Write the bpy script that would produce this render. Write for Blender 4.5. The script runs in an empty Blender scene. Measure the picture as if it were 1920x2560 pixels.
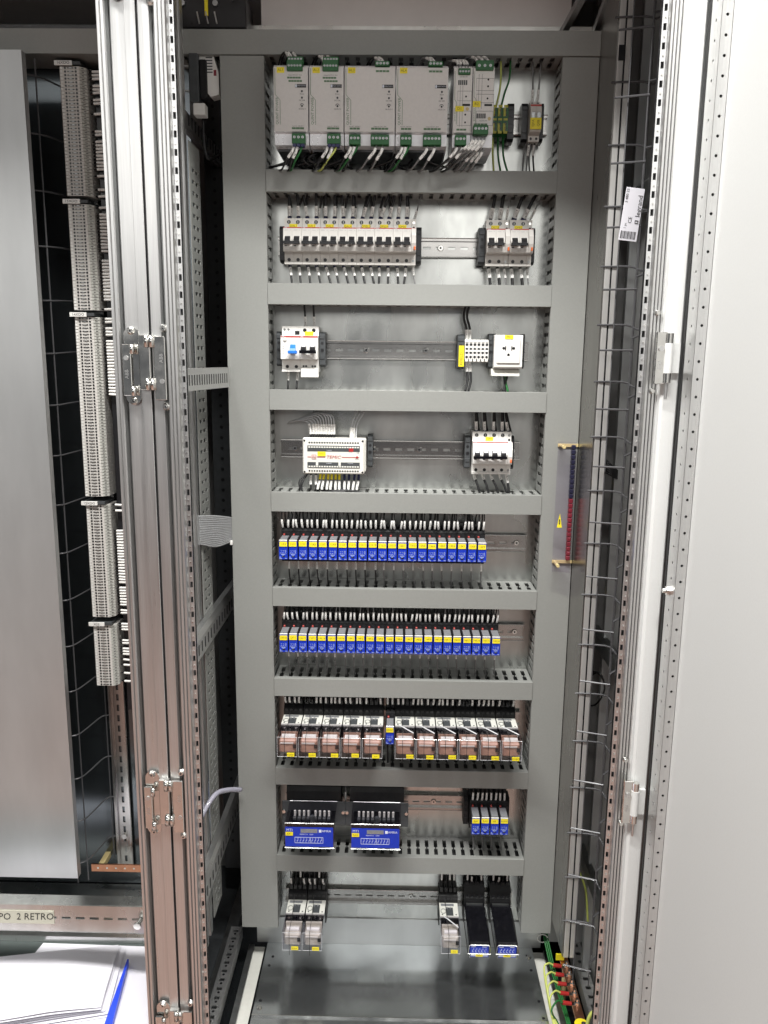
import bpy, math, random
from mathutils import Vector, Matrix
RND = random.Random(11)
sc = bpy.context.scene
COL = sc.collection
# ------------------------------------------------------------------ camera
def cam_axes():
    pi, ya, ro = 0.18940562, -0.01520521, 0.01066702
    def rot(a, b, fw):
        c, s = math.cos(ro), math.sin(ro); a, b = c*a+s*b, -s*a+c*b
        up = -b
        c, s = math.cos(pi), math.sin(pi); y = c*fw+s*up; z = -s*fw+c*up
        c, s = math.cos(ya), math.sin(ya)
        return Vector((c*a+s*y, -s*a+c*y, z))
    return rot(1, 0, 0), rot(0, -1, 0), rot(0, 0, 1)
cd = bpy.data.cameras.new('camera'); cam = bpy.data.objects.new('camera', cd); COL.objects.link(cam)
r_, u_, f_ = cam_axes()
M = Matrix.Identity(4)
for i in range(3):
    M[i][0] = r_[i]; M[i][1] = u_[i]; M[i][2] = -f_[i]
M[0][3], M[1][3], M[2][3] = -.0198, -1.6724, 1.5170
cam.matrix_world = M
cd.sensor_fit = 'VERTICAL'; cd.sensor_height = 36; cd.lens = 28.125
cd.clip_start = .02; cd.clip_end = 200
sc.camera = cam
# ------------------------------------------------------------------ world, lamps, exposure
w = bpy.data.worlds.new('World'); sc.world = w; w.use_nodes = True
bg = w.node_tree.nodes['Background']
bg.inputs[0].default_value = (.80, .83, .87, 1); bg.inputs[1].default_value = .105
def area(name, loc, target, sx, sy, power, col=(1, .985, .955)):
    l = bpy.data.lights.new(name, 'AREA'); l.shape = 'RECTANGLE'; l.size = sx; l.size_y = sy
    l.energy = power; l.color = col
    o = bpy.data.objects.new(name, l); COL.objects.link(o); o.location = loc
    d = Vector(target)-Vector(loc); o.rotation_euler = d.to_track_quat('-Z', 'Y').to_euler()
    return o
area('ceiling_lamp_front', (-0.2, -1.50, 3.56), (-0.1, -1.05, 1.0), 3.0, .11, 178)
area('hall_lamp_panel', (0.0, -6.0, 3.0), (0.0, 0, 1.7), 7.0, 1.5, 48, (1, .98, .94))
sc.view_settings.view_transform = 'Standard'; sc.view_settings.look = 'None'
sc.view_settings.exposure = 0.5; sc.view_settings.gamma = 1
# ------------------------------------------------------------------ materials
MATS = {}
def new_mat(name):
    m = bpy.data.materials.new(name); m.use_nodes = True
    nt = m.node_tree; b = nt.nodes['Principled BSDF']; MATS[name] = m
    return m, nt, b
def coords(nt, scale=(1, 1, 1), kind='Object'):
    tc = nt.nodes.new('ShaderNodeTexCoord'); mp = nt.nodes.new('ShaderNodeMapping')
    mp.inputs['Scale'].default_value = scale
    nt.links.new(tc.outputs[kind], mp.inputs[0]); return mp.outputs[0]
def noise(nt, vec, scale, detail=3, rough=.55):
    n = nt.nodes.new('ShaderNodeTexNoise'); n.inputs['Scale'].default_value = scale
    n.inputs['Detail'].default_value = detail; n.inputs['Roughness'].default_value = rough
    nt.links.new(vec, n.inputs['Vector']); return n.outputs[0]
def ramp(nt, fac, stops):
    r = nt.nodes.new('ShaderNodeValToRGB'); e = r.color_ramp.elements
    while len(e) < len(stops): e.new(.5)
    for k, (p, c) in enumerate(stops):
        e[k].position = p; e[k].color = c if len(c) == 4 else (*c, 1)
    nt.links.new(fac, r.inputs[0]); return r.outputs[0]
def bump(nt, b, h, strength, dist=.001):
    n = nt.nodes.new('ShaderNodeBump'); n.inputs['Strength'].default_value = strength
    n.inputs['Distance'].default_value = dist
    nt.links.new(h, n.inputs['Height']); nt.links.new(n.outputs[0], b.inputs['Normal'])
def mat(name, col, rough=.5, metal=0., var=.06, nscale=60, stretch=(1, 1, 1), rvar=.08, bmp=0., spec=.5):
    m, nt, b = new_mat(name)
    v = coords(nt, stretch); n = noise(nt, v, nscale)
    lo = tuple(max(0, c*(1-var)) for c in col); hi = tuple(min(1, c*(1+var)) for c in col)
    nt.links.new(ramp(nt, n, [(.3, lo), (.7, hi)]), b.inputs['Base Color'])
    n2 = noise(nt, v, nscale*.35, 4)
    nt.links.new(ramp(nt, n2, [(.3, (max(.02, rough-rvar),)*3), (.7, (min(1, rough+rvar),)*3)]), b.inputs['Roughness'])
    b.inputs['Metallic'].default_value = metal
    b.inputs['Specular IOR Level'].default_value = spec
    if bmp: bump(nt, b, n, bmp)
    return m
mat('duct', (.262, .268, .254), .42, 0, .025, 240, rvar=.05, bmp=.03)
mat('galv', (.63, .64, .62), .29, .97, .16, 17, (1, 1, .45), .12, .03)
mat('galv_floor', (.66, .69, .70), .15, .95, .10, 14, (1, 1, 1), .07, .01)
mat('zinc', (.70, .70, .695), .33, .94, .05, 90, (6, 6, .15), .06, .02)
mat('zinc_dull', (.40, .41, .41), .38, 1, .08, 60, (3, 3, .3), .06)
mat('cover_steel', (.50, .51, .51), .38, .72, .05, 22, (1, 1, .25), .05, .02)
mat('dark_sheet', (.13, .145, .155), .20, .92, .15, 5, (1, 1, .3), .06)  # the left back plate's dark reflection is put into this base colour
mat('grey_sheet', (.34, .34, .335), .4, .2, .08, 8)
mat('roof_sheet', (.72, .68, .66), .45, .1, .05, 10)
mat('door_paint', (.675, .685, .675), .48, 0, .015, 300, rvar=.03, bmp=.06)
mat('bright_metal', (.78, .77, .74), .16, 1, .05, 80)
mat('alu_case', (.74, .74, .76), .3, .35, .04, 60)
mat('psu_face', (.70, .68, .66), .5, 0, .03, 160)
mat('module_face', (.76, .745, .72), .5, 0, .03, 160)
mat('mcb', (.62, .60, .565), .42, 0, .03, 90)
mat('mcb_white', (.78, .77, .74), .38, 0, .02, 90)
mat('ivory', (.72, .71, .66), .42, 0, .02, 90)
mat('card', (.66, .66, .61), .5, 0, .03, 120)
mat('black', (.012, .012, .014), .34, 0, .2, 90)
mat('gloss_black', (.007, .007, .009), .14, 0, .2, 60, spec=.3)
mat('socket', (.012, .012, .013), .5, 0, .2, 120, spec=.3)
mat('dark_grey', (.055, .06, .064), .5, 0, .1, 90)
mat('smoke', (.035, .035, .040), .15, 0, .1, 60)
mat('silver_label', (.25, .255, .27), .4, .2, .25, 420)
mat('blue', (.006, .035, .44), .35, 0, .06, 120)
mat('toggle_blue', (.02, .17, .62), .35, 0, .06, 120)
mat('navy', (.016, .017, .045), .4)
mat('rail_steel', (.50, .49, .475), .24, 1, .1, 30, (.4, 1, 1), .07)
mat('dark_blue', (.012, .014, .075), .4, 0, .1, 120)
mat('yellow', (.86, .72, .02), .45, 0, .03, 160)
mat('brass_tag', (.62, .50, .24), .45, 0, .04, 160)
mat('ink', (.02, .02, .02), .6)
mat('pale_core', (.42, .43, .47), .5)
mat('label_ink', (.20, .15, .02), .6)
mat('relay_ink', (.34, .42, .68), .6)
mat('white_ink', (.72, .76, .85), .6)
mat('red', (.38, .022, .02), .4)
mat('red_stripe', (.42, .05, .04), .45)
mat('orange', (.75, .16, .03), .45)
mat('green', (.014, .11, .028), .42, 0, .08, 90)
mat('panel_green', (.12, .22, .12), .5)
mat('olive', (.42, .40, .04), .45)
mat('copper', (.66, .31, .19), .32, 1, .1, 40)
mat('coil', (.43, .255, .185), .4, .0, .2, 70)
mat('coil_pale', (.55, .52, .45), .4, 0, .2, 70)
mat('wire_black', (.012, .012, .013), .4)
mat('wire_grey', (.20, .20, .20), .45)
mat('cable_grey', (.27, .275, .28), .4)
mat('wire_white', (.62, .63, .65), .4)
mat('wire_green', (.016, .14, .03), .4)
mat('wire_yellowgreen', (.52, .58, .14), .4)
mat('rubber', (.010, .010, .011), .6)
mat('paper', (.70, .69, .74), .7, 0, .02, 8)
mat('folder_blue', (.02, .06, .62), .4)
mat('tape', (.50, .495, .41), .5, 0, .04, 20)
mat('lamp_red', (.24, .022, .035), .4)
mat('shelf', (.10, .12, .115), .35, .5, .15, 9)
m, nt, b = new_mat('sleeve')       # white marker tube with a printed line of small characters
v = coords(nt, (1, 1, 1), 'Generated'); sep = nt.nodes.new('ShaderNodeSeparateXYZ'); nt.links.new(v, sep.inputs[0])
nz = noise(nt, coords(nt, (700, 700, 900), 'Object'), 1.0, 2)
b.inputs['Roughness'].default_value = .45
def math_node(nt, op, a, bb):
    n = nt.nodes.new('ShaderNodeMath'); n.operation = op
    for k, x in enumerate((a, bb)):
        if isinstance(x, (int, float)): n.inputs[k].default_value = x
        else: nt.links.new(x, n.inputs[k])
    return n.outputs[0]
cx = math_node(nt, 'ABSOLUTE', math_node(nt, 'SUBTRACT', sep.outputs[0], .5), 0)
cz = math_node(nt, 'ABSOLUTE', math_node(nt, 'SUBTRACT', sep.outputs[2], .5), 0)
inside = math_node(nt, 'MULTIPLY', math_node(nt, 'LESS_THAN', cx, .13), math_node(nt, 'LESS_THAN', cz, .3))
fac = math_node(nt, 'MULTIPLY', inside, math_node(nt, 'GREATER_THAN', nz, .52))
nt.links.new(ramp(nt, fac, [(0, (.84, .83, .80)), (1, (.22, .22, .22))]), b.inputs['Base Color'])
m, nt, b = new_mat('floor_tiles')
v = coords(nt); n = noise(nt, v, 1.6, 4)
nt.links.new(ramp(nt, n, [(.3, (.205, .122, .096)), (.7, (.265, .160, .128))]), b.inputs['Base Color'])
b.inputs['Roughness'].default_value = .5
def clear(name, tint, gloss, rough=.04):
    m = bpy.data.materials.new(name); m.use_nodes = True; nt = m.node_tree; MATS[name] = m
    nt.nodes.remove(nt.nodes['Principled BSDF']); out = nt.nodes['Material Output']
    t = nt.nodes.new('ShaderNodeBsdfTransparent'); g = nt.nodes.new('ShaderNodeBsdfGlossy'); mx = nt.nodes.new('ShaderNodeMixShader')
    fr = nt.nodes.new('ShaderNodeFresnel'); fr.inputs[0].default_value = 1.5
    n = noise(nt, coords(nt), 40)
    nt.links.new(ramp(nt, n, [(.3, (max(.01, rough-.02),)*3), (.7, (rough+.03,)*3)]), g.inputs['Roughness'])
    t.inputs[0].default_value = (*tint, 1); g.inputs[0].default_value = (1, 1, 1, 1)
    ge = nt.nodes.new('ShaderNodeNewGeometry')
    front = math_node(nt, 'SUBTRACT', 1.0, ge.outputs['Backfacing'])
    nt.links.new(math_node(nt, 'MULTIPLY', math_node(nt, 'ADD', math_node(nt, 'MULTIPLY', fr.outputs[0], gloss), .015), front), mx.inputs[0])
    nt.links.new(t.outputs[0], mx.inputs[1]); nt.links.new(g.outputs[0], mx.inputs[2])
    nt.links.new(mx.outputs[0], out.inputs[0]); return m
mat('flange_steel', (.70, .69, .67), .34, .6, .06, 60, (4, 4, .2), .05)
mat('mesh_wire', (.09, .09, .095), .42, .25)
mat('divider', (.36, .35, .335), .28, 1, .08, 20, (1, 1, .3), .05)
clear('clear', (.93, .92, .94), 1.0)
clear('clear_lilac', (.93, .915, .955), 1.0)
# ------------------------------------------------------------------ mesh helpers
class MB:
    def __init__(s): s.v = []; s.f = []
    def add(s, vs, fs):
        o = len(s.v); s.v += [tuple(p) for p in vs]; s.f += [tuple(i+o for i in f) for f in fs]; return s
    def box(s, x0, x1, y0, y1, z0, z1, c=0.):
        if x0 > x1: x0, x1 = x1, x0
        if y0 > y1: y0, y1 = y1, y0
        if z0 > z1: z0, z1 = z1, z0
        if c <= 0:
            vs = [(x, y, z) for z in (z0, z1) for y in (y0, y1) for x in (x0, x1)]
            return s.add(vs, [(0, 2, 3, 1), (4, 5, 7, 6), (0, 1, 5, 4), (2, 6, 7, 3), (0, 4, 6, 2), (1, 3, 7, 5)])
        vs = []; idx = {}
        L = ((x0, x1), (y0, y1), (z0, z1))
        for i in (0, 1):
            for j in (0, 1):
                for k in (0, 1):
                    for ax in range(3):     # vertex lying on the face normal to ax
                        p = []
                        for d, q in enumerate((i, j, k)):
                            val = L[d][q]
                            if d != ax: val += c if q == 0 else -c
                            p.append(val)
                        idx[(i, j, k, ax)] = len(vs); vs.append(p)
        fs = []
        for ax in range(3):
            a, bb = [d for d in range(3) if d != ax]
            for q in (0, 1):
                ring = []
                for (m1, m2) in ((0, 0), (1, 0), (1, 1), (0, 1)):
                    key = [0, 0, 0]; key[ax] = q; key[a] = m1; key[bb] = m2
                    ring.append(idx[(*key, ax)])
                fs.append(ring)
            for m1 in (0, 1):               # edges parallel to ax
                for m2 in (0, 1):
                    k0 = [0, 0, 0]; k0[a] = m1; k0[bb] = m2; k1 = list(k0); k1[ax] = 1
                    fs.append((idx[(*k0, a)], idx[(*k0, bb)], idx[(*k1, bb)], idx[(*k1, a)]))
        for i in (0, 1):
            for j in (0, 1):
                for k in (0, 1):
                    fs.append((idx[(i, j, k, 0)], idx[(i, j, k, 1)], idx[(i, j, k, 2)]))
        return s.add(vs, fs)
    def prism(s, prof, lo, hi, axis='x'):
        n = len(prof)
        def P(t, a, b):
            return (t, a, b) if axis == 'x' else (a, t, b) if axis == 'y' else (a, b, t)
        vs = [P(lo, a, b) for a, b in prof]+[P(hi, a, b) for a, b in prof]
        fs = [tuple(range(n)), tuple(range(2*n-1, n-1, -1))]
        fs += [(i, i+n, (i+1) % n+n, (i+1) % n) for i in range(n)]
        return s.add(vs, fs)
    def cyl(s, p0, p1, r, n=10, r2=None):
        p0 = Vector(p0); p1 = Vector(p1); d = (p1-p0).normalized()
        a = d.orthogonal().normalized(); bb = d.cross(a); r2 = r if r2 is None else r2
        vs = []
        for p, q in ((p0, r), (p1, r2)):
            for k in range(n):
                t = 2*math.pi*k/n; vs.append(p+a*math.cos(t)*q+bb*math.sin(t)*q)
        fs = [tuple(range(n-1, -1, -1)), tuple(range(n, 2*n))]+[(k, (k+1) % n, (k+1) % n+n, k+n) for k in range(n)]
        return s.add(vs, fs)
    def tube(s, pts, r, n=6, closed=False):
        pts = [Vector(p) for p in pts]; m = len(pts)
        tang = []
        for i in range(m):
            a = pts[(i-1) % m] if (closed or i > 0) else pts[i]
            c = pts[(i+1) % m] if (closed or i < m-1) else pts[i]
            tang.append((c-a).normalized())
        nrm = tang[0].orthogonal().normalized(); vs = []
        for i in range(m):
            nrm = (nrm-tang[i]*nrm.dot(tang[i])); nrm = nrm.normalized() if nrm.length > 1e-9 else tang[i].orthogonal().normalized()
            bb = tang[i].cross(nrm)
            for k in range(n):
                t = 2*math.pi*k/n; vs.append(pts[i]+nrm*math.cos(t)*r+bb*math.sin(t)*r)
        fs = []
        for i in range(m if closed else m-1):
            j = (i+1) % m
            fs += [(i*n+k, i*n+(k+1) % n, j*n+(k+1) % n, j*n+k) for k in range(n)]
        if not closed: fs += [tuple(range(n-1, -1, -1)), tuple((m-1)*n+k for k in range(n))]
        return s.add(vs, fs)
    def lattice(s, sb, tb, solid, place, th):
        """sheet with rectangular openings: sb, tb breakpoints, solid(i, j), place(s, t, depth)"""
        ns, ntt = len(sb)-1, len(tb)-1; vid = {}
        def V(i, j, d):
            k = (i, j, d)
            if k not in vid: vid[k] = len(s.v); s.v.append(tuple(place(sb[i], tb[j], d*th)))
            return vid[k]
        S = [[solid(i, j) for j in range(ntt)] for i in range(ns)]
        for i in range(ns):
            for j in range(ntt):
                if not S[i][j]: continue
                s.f.append((V(i, j, 0), V(i+1, j, 0), V(i+1, j+1, 0), V(i, j+1, 0)))
                s.f.append((V(i, j+1, 1), V(i+1, j+1, 1), V(i+1, j, 1), V(i, j, 1)))
                for di, dj, e in ((-1, 0, ((i, j), (i, j+1))), (1, 0, ((i+1, j), (i+1, j+1))), (0, -1, ((i, j), (i+1, j))), (0, 1, ((i, j+1), (i+1, j+1)))):
                    a, bb = i+di, j+dj
                    if 0 <= a < ns and 0 <= bb < ntt and S[a][bb]: continue
                    s.f.append((V(*e[0], 0), V(*e[1], 0), V(*e[1], 1), V(*e[0], 1)))
        return s
    def round_holes(s, centers, half, r, place, th, n=12):
        """row of square cells along s, each pierced by a round hole; centers of cells, half=(hs, ht)"""
        for c in centers:
            hs, ht = half
            outer = []; inner = []
            cr = math.atan2(ht, hs); angs = []
            for a0, a1 in ((-cr, cr), (cr, math.pi-cr), (math.pi-cr, math.pi+cr), (math.pi+cr, 2*math.pi-cr)):
                angs += [a0+(a1-a0)*q/3 for q in range(3)]
            n = len(angs)
            for t in angs:
                ca, sa = math.cos(t), math.sin(t)
                q = min(hs/abs(ca) if abs(ca) > 1e-6 else 9, ht/abs(sa) if abs(sa) > 1e-6 else 9)
                outer.append((c[0]+ca*q, c[1]+sa*q)); inner.append((c[0]+ca*r, c[1]+sa*r))
            o = len(s.v)
            for d in (0, th):
                for p in outer: s.v.append(tuple(place(p[0], p[1], d)))
                for p in inner: s.v.append(tuple(place(p[0], p[1], d)))
            for k in range(n):
                j = (k+1) % n
                s.f.append((o+k, o+j, o+n+j, o+n+k)); s.f.append((o+2*n+k, o+3*n+k, o+3*n+j, o+2*n+j))
                s.f.append((o+n+k, o+n+j, o+3*n+j, o+3*n+k))
        return s
    def mesh(s, name, material, smooth=False):
        me = bpy.data.meshes.new(name); me.from_pydata(s.v, [], s.f); me.update()
        if smooth:
            me.polygons.foreach_set('use_smooth', [True]*len(me.polygons))
        me.materials.append(MATS[material]); fix_normals(me); return me
    def build(s, name, material, parent=None, smooth=False, loc=None):
        return place(name, s.mesh(name, material, smooth), parent, loc)
import bmesh
def fix_normals(me):
    bm = bmesh.new(); bm.from_mesh(me); bmesh.ops.recalc_face_normals(bm, faces=bm.faces); bm.to_mesh(me); bm.free()
def place(name, me, parent=None, loc=None):
    o = bpy.data.objects.new(name, me); COL.objects.link(o)
    if parent: o.parent = parent
    if loc: o.location = loc
    return o
def tag(o, label, cat, group=None):
    o['label'] = label; o['category'] = cat
    if group: o['group'] = group
    return o
def thing(name, label, cat, loc=(0, 0, 0), group=None):
    o = bpy.data.objects.new(name, None); COL.objects.link(o); o.location = loc; o.empty_display_size = .02
    return tag(o, label, cat, group)
KIDS = {}
def copy_tree(root, loc, label=None, group=None):
    kids = {}
    for o in list(COL.objects):
        if o.parent: kids.setdefault(o.parent.name, []).append(o)
    def cp(o, parent):
        c = o.copy(); COL.objects.link(c); c.parent = parent
        for ch in kids.get(o.name, []): cp(ch, c)
        return c
    r = cp(root, None); r.location = loc
    if label: r['label'] = label
    if group: r['group'] = group
    return r
TXT = {}
def text(s_, size, material, parent, loc, rot=(math.pi/2, 0, 0), align='CENTER', sx=1., shear=0., name='lettering'):
    key = (s_, size, material, align, shear)
    if key not in TXT:
        c = bpy.data.curves.new('lettering', 'FONT'); c.body = s_; c.size = size; c.align_x = align; c.align_y = 'CENTER'
        c.resolution_u = 2; c.shear = shear
        o = bpy.data.objects.new('tmp', c)
        me = bpy.data.meshes.new_from_object(o); me.name = 'lettering'
        me.materials.clear(); me.materials.append(MATS[material]); TXT[key] = me
        bpy.data.objects.remove(o); bpy.data.curves.remove(c)
    o = place(name, TXT[key], parent, loc); o.rotation_euler = rot; o.scale = (sx, 1, 1)
    return o
MESH = {}
def cached(key, fn):
    if key not in MESH: MESH[key] = fn()
    return MESH[key]
def disc(parent, x, z, y, r, material='black', name='terminal_screw', depth=.0006, n=12):
    me = cached(('disc', r, material, depth, n), lambda: MB().cyl((0, 0, 0), (0, -depth, 0), r, n).mesh(name, material))
    return place(name, me, parent, (x, y, z))
def tagplate(parent, x0, x1, z0, z1, y, s_, size=None, material='yellow', ink='label_ink', name='name_tag'):
    o = MB().box(x0, x1, y-.0006, y, z0, z1).build(name, material, parent)
    if s_:
        sz = size or min((z1-z0)*.62, (x1-x0)/max(1, len(s_))*1.45)
        text(s_, sz, ink, o, ((x0+x1)/2, y-.0008, (z0+z1)/2))
    return o
def spline(pts, n=5):
    pts = [Vector(p) for p in pts]
    if len(pts) < 3: return pts
    ext = [pts[0]*2-pts[1]]+pts+[pts[-1]*2-pts[-2]]; out = []
    for i in range(1, len(ext)-2):
        p0, p1, p2, p3 = ext[i-1:i+3]
        for k in range(n):
            t = k/n
            out.append(.5*((2*p1)+(p2-p0)*t+(2*p0-5*p1+4*p2-p3)*t*t+(3*p1-p0-3*p2+p3)*t**3))
    out.append(pts[-1]); return out
def cut(path, a, b):
    """piece of a polyline between arc lengths a and b (metres)"""
    out = []; d = 0
    for i in range(len(path)-1):
        p, q = path[i], path[i+1]; L = (q-p).length
        if d+L >= a and d <= b and L > 1e-9:
            t0 = max(0, (a-d)/L); t1 = min(1, (b-d)/L)
            if not out: out.append(p.lerp(q, t0))
            out.append(p.lerp(q, t1))
        d += L
    return out
def wire(pts, r, material, label, group, sleeve=None, ferrule=None, n=6, name='wire', srad=None):
    """one lead; sleeve=(start, end) metres along it for the white marker tube"""
    path = spline(pts)
    o = MB().tube(path, r, n).build(name, material, None, True); tag(o, label, 'wire', group)
    if ferrule:
        MB().tube(cut(path, 0, ferrule[0]), r*1.5, 8).build('ferrule_collar', ferrule[1], o, True)
    if sleeve:
        pc = cut(path, *sleeve)
        if len(pc) > 1:
            MB().tube(pc, max(srad or r*1.45, r*1.25), 8).build('marker_sleeve', 'sleeve', o)
    return o
STUFF = {}
def rear(pts, r, material, label, key):
    STUFF.setdefault((key, label, material), MB()).tube(spline(pts, 3), r, 5)
def struct(o): o['kind'] = 'structure'; return o
# ------------------------------------------------------------------ the setting
struct(MB().box(-6, 6, -8, 3, -.04, 0).build('floor', 'floor_tiles'))
# ------------------------------------------------------------------ control cabinet
cab = thing('control_cabinet', 'open control cabinet with galvanised mounting plate carrying relays and breakers', 'cabinet', (0, 0, 0))
MB().box(-.362, .3405, .0, .0025, .222, 2.14).build('mounting_plate', 'galv', cab)
MB().box(-.398, .43, .36, .365, .1, 2.24).build('back_panel', 'grey_sheet', cab)
MB().box(-.42, .43, -.47, .365, 2.24, 2.26).build('roof', 'roof_sheet', cab)
MB().box(.425, .435, -.44, .36, .1, 2.238).build('side_panel', 'grey_sheet', cab)
# inner top sheet seen above the highest duct
MB().box(-.29, .30, .004, .006, 2.105, 2.238).build('top_sheet', 'roof_sheet', cab)
MB().box(-.40, .43, -.47, .365, 0, .10).build('plinth', 'dark_grey', cab)
MB().box(-.40, .425, -.46, .36, .101, .104).build('bottom_tray', 'dark_sheet', cab)
for (xa, xb) in ((.345, .27), (.352, .335)):
    MB().tube([(xa, -.30, 2.232), (xb, -.02, 2.10)], .008, 4).build('roof_strut', 'zinc_dull', cab)
# cross member under the plate and the reflective gland plates
MB().prism([(-.004, .1537), (-.004, .2215), (.03, .2215), (.03, .1537)], -.335, .335, 'x').build('cross_member', 'cover_steel', cab)
MB().box(-.31, .315, -.2205, -.0042, .1515, .1535).build('gland_plate', 'galv_floor', cab)
MB().box(-.31, .315, -.445, -.2225, .1515, .1535).build('gland_plate', 'galv_floor', cab)
MB().box(-.31, .315, -.2225, -.2205, .145, .158).build('joint_strip', 'bright_metal', cab)
for (x, y) in ((-.291, -.05), (-.295, -.078), (-.298, -.18), (.30, -.03), (.302, -.075), (.304, -.165), (.306, -.21)):
    MB().cyl((x, y, .1534), (x, y, .1541), .0032, 10).build('screw_hole', 'black', cab)
for (x, y) in ((-.297, -.200), (.302, -.036)):
    MB().cyl((x, y, .1536), (x, y, .158), .0062, 12, .004).build('screw_head', 'bright_metal', cab)
for s in (-1, 1):
    MB().box(s*.339, s*.315, -.44, -.0145, .1475, .1495).build('edge_strip', 'card', cab)
    MB().box(s*.352, s*.339, -.44, -.0145, .139, .156).build('side_channel', 'zinc_dull', cab)
# perforated depth rails left and right
def depth_rail(x0, x1, z, name='perforated_rail'):
    mb = MB(); ys = [-.44]; y = -.43
    kind = []
    k = 0
    while y < -.02:
        ys += [y, y+.009]; y += .025
    ys.append(-.012)
    xs = [x0, x0+(x1-x0)*.3, x0+(x1-x0)*.72, x1]
    mb.lattice(ys, xs, lambda i, j: not (i % 2 == 1 and j == 1), lambda s, t, d: (t, s, z-d), .002)
    mb.box(x0, x0+.002, -.44, -.012, z-.03, z-.0021).box(x1-.002, x1, -.44, -.012, z-.03, z-.0021)
    return mb.build(name, 'zinc', cab)
depth_rail(-.394, -.368, .20); depth_rail(.392, .418, .20)
for k in range(16):
    MB().cyl((-.3805, -.4115+k*.025, .2001), (-.3805, -.4115+k*.025, .2006), .0028, 10).build('screw_hole', 'black', cab)
MB().box(-.424, -.396, -.43, .30, .105, .135).build('base_rail', 'zinc_dull', cab)
for (z0, z1) in ((1.930, 1.966), (.955, 1.005), (.45, .505)):      # depth beams on the left side
    ox = -.0305 if z0 > 1.5 else 0
    mb = MB().prism([(-.396+ox, z0), (-.386+ox, z0), (-.386+ox, z1-.012), (-.390+ox, z1), (-.4015+ox, z1), (-.4015+ox, z0+.01)], -.36, .30, 'y')
    mb.build('depth_beam', 'zinc', cab)
    for k in range(22):
        MB().box(-.3859+ox, -.3853+ox, -.33+k*.025, -.324+k*.025, z0+.010, z0+.030).build('beam_slot', 'black', cab)
# horizontal bracket left of the tall duct
BA, BB = Vector((-.3805, -.345)), Vector((-.3490, -.092))
bd_ = (BB-BA).normalized(); bn = Vector((bd_.y, -bd_.x))
def bpt(t, z, off=0): p = BA.lerp(BB, t)+bn*off; return (p.x, p.y, z)
MB().add([bpt(0, 1.459), bpt(1, 1.459), bpt(1, 1.495), bpt(0, 1.495), bpt(0, 1.459, -.002), bpt(1, 1.459, -.002), bpt(1, 1.495, -.002), bpt(0, 1.495, -.002)], [(0, 1, 2, 3), (7, 6, 5, 4), (0, 4, 5, 1), (3, 2, 6, 7), (0, 3, 7, 4), (1, 5, 6, 2)]).build('cross_bracket', 'zinc', cab)
MB().add([bpt(0, 1.4952), bpt(1, 1.4952), bpt(1, 1.4952, -.015), bpt(0, 1.4952, -.015), bpt(0, 1.4972), bpt(1, 1.4972), bpt(1, 1.4972, -.015), bpt(0, 1.4972, -.015)], [(3, 2, 1, 0), (4, 5, 6, 7), (0, 1, 5, 4), (1, 2, 6, 5), (2, 3, 7, 6), (3, 0, 4, 7)]).build('bracket_flange', 'zinc', cab)
for k in range(20):
    t = .04+k*.047
    MB().add([bpt(t, 1.468, .0004), bpt(t+.014, 1.468, .0004), bpt(t+.014, 1.486, .0004), bpt(t, 1.486, .0004), bpt(t, 1.468, .00005), bpt(t+.014, 1.468, .00005), bpt(t+.014, 1.486, .00005), bpt(t, 1.486, .00005)], [(0, 1, 2, 3), (7, 6, 5, 4), (0, 4, 5, 1), (3, 2, 6, 7), (0, 3, 7, 4), (1, 5, 6, 2)]).build('bracket_slot', 'black', cab)
# front uprights: right half of the middle post, right post
def ribs(mb, x0, x1, y, z0, z1, n):
    w_ = (x1-x0)/n
    prof = []
    for k in range(n):
        a = x0+k*w_
        prof += [(a, y+.004), (a+w_*.2, y), (a+w_*.8, y), (a+w_, y+.004)]
    prof += [(x1, y+.03), (x0, y+.03)]
    mb.prism(prof, z0, z1, 'z'); return mb
Z0, Z1 = .104, 2.238
def upright(parent, s, x_gap):
    """half of a post, s=+1 goes right from the gap"""
    X = lambda d: x_gap+s*d
    def bar(a, b_, y0, y1, name, m_):
        p, q = sorted((X(a), X(b_)))
        MB().box(p, q, y0, y1, Z0, Z1, .0006).build(name, m_, parent)
    bar(.0018, .0175, -.452, -.43, 'post_flat', 'zinc')
    return bar, X
bar, X = upright(cab, 1, -.3915)
bar(.018, .0245, -.436, -.43, 'post_groove', 'zinc_dull')
ribs(MB(), X(.025), X(.042), -.456, Z0, Z1, 3).build('post_ribs', 'zinc', cab, False)
MB().box(-.3912, -.3908+.0015, -.4505, -.42, Z0, Z1).build('gasket', 'rubber', cab)
def strip_holes(parent, place_fn, z0=.12, z1=2.22, wd=.016, name='perforated_strip', br=(.004, .011)):
    zs = [z0]; z = z0+.008
    while z < z1-.02: zs += [z, z+.0095]; z += .025
    zs.append(z1)
    mb = MB().lattice(zs, [0, br[0], br[1], wd], lambda i, j: not (i % 2 == 1 and j == 1), place_fn, .0015)
    return mb.build(name, 'zinc', parent)
strip_holes(cab, lambda z, t, d: (-.3492+t, -.4400+d+t*.25, z), wd=.0062, br=(.0010, .0050))
MB().box(-.3492, -.3432, -.4300, -.4280, .12, 2.22).build('strip_backing', 'black', cab)
for k in range(84):
    place('rivet_dot', cached('rivet_dot', lambda: MB().cyl((0, 0, 0), (0, -.0012, 0), .0014, 8).mesh('rivet_dot', 'bright_metal')), cab, (-.3462, -.4395, .1450+k*.025))
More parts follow.
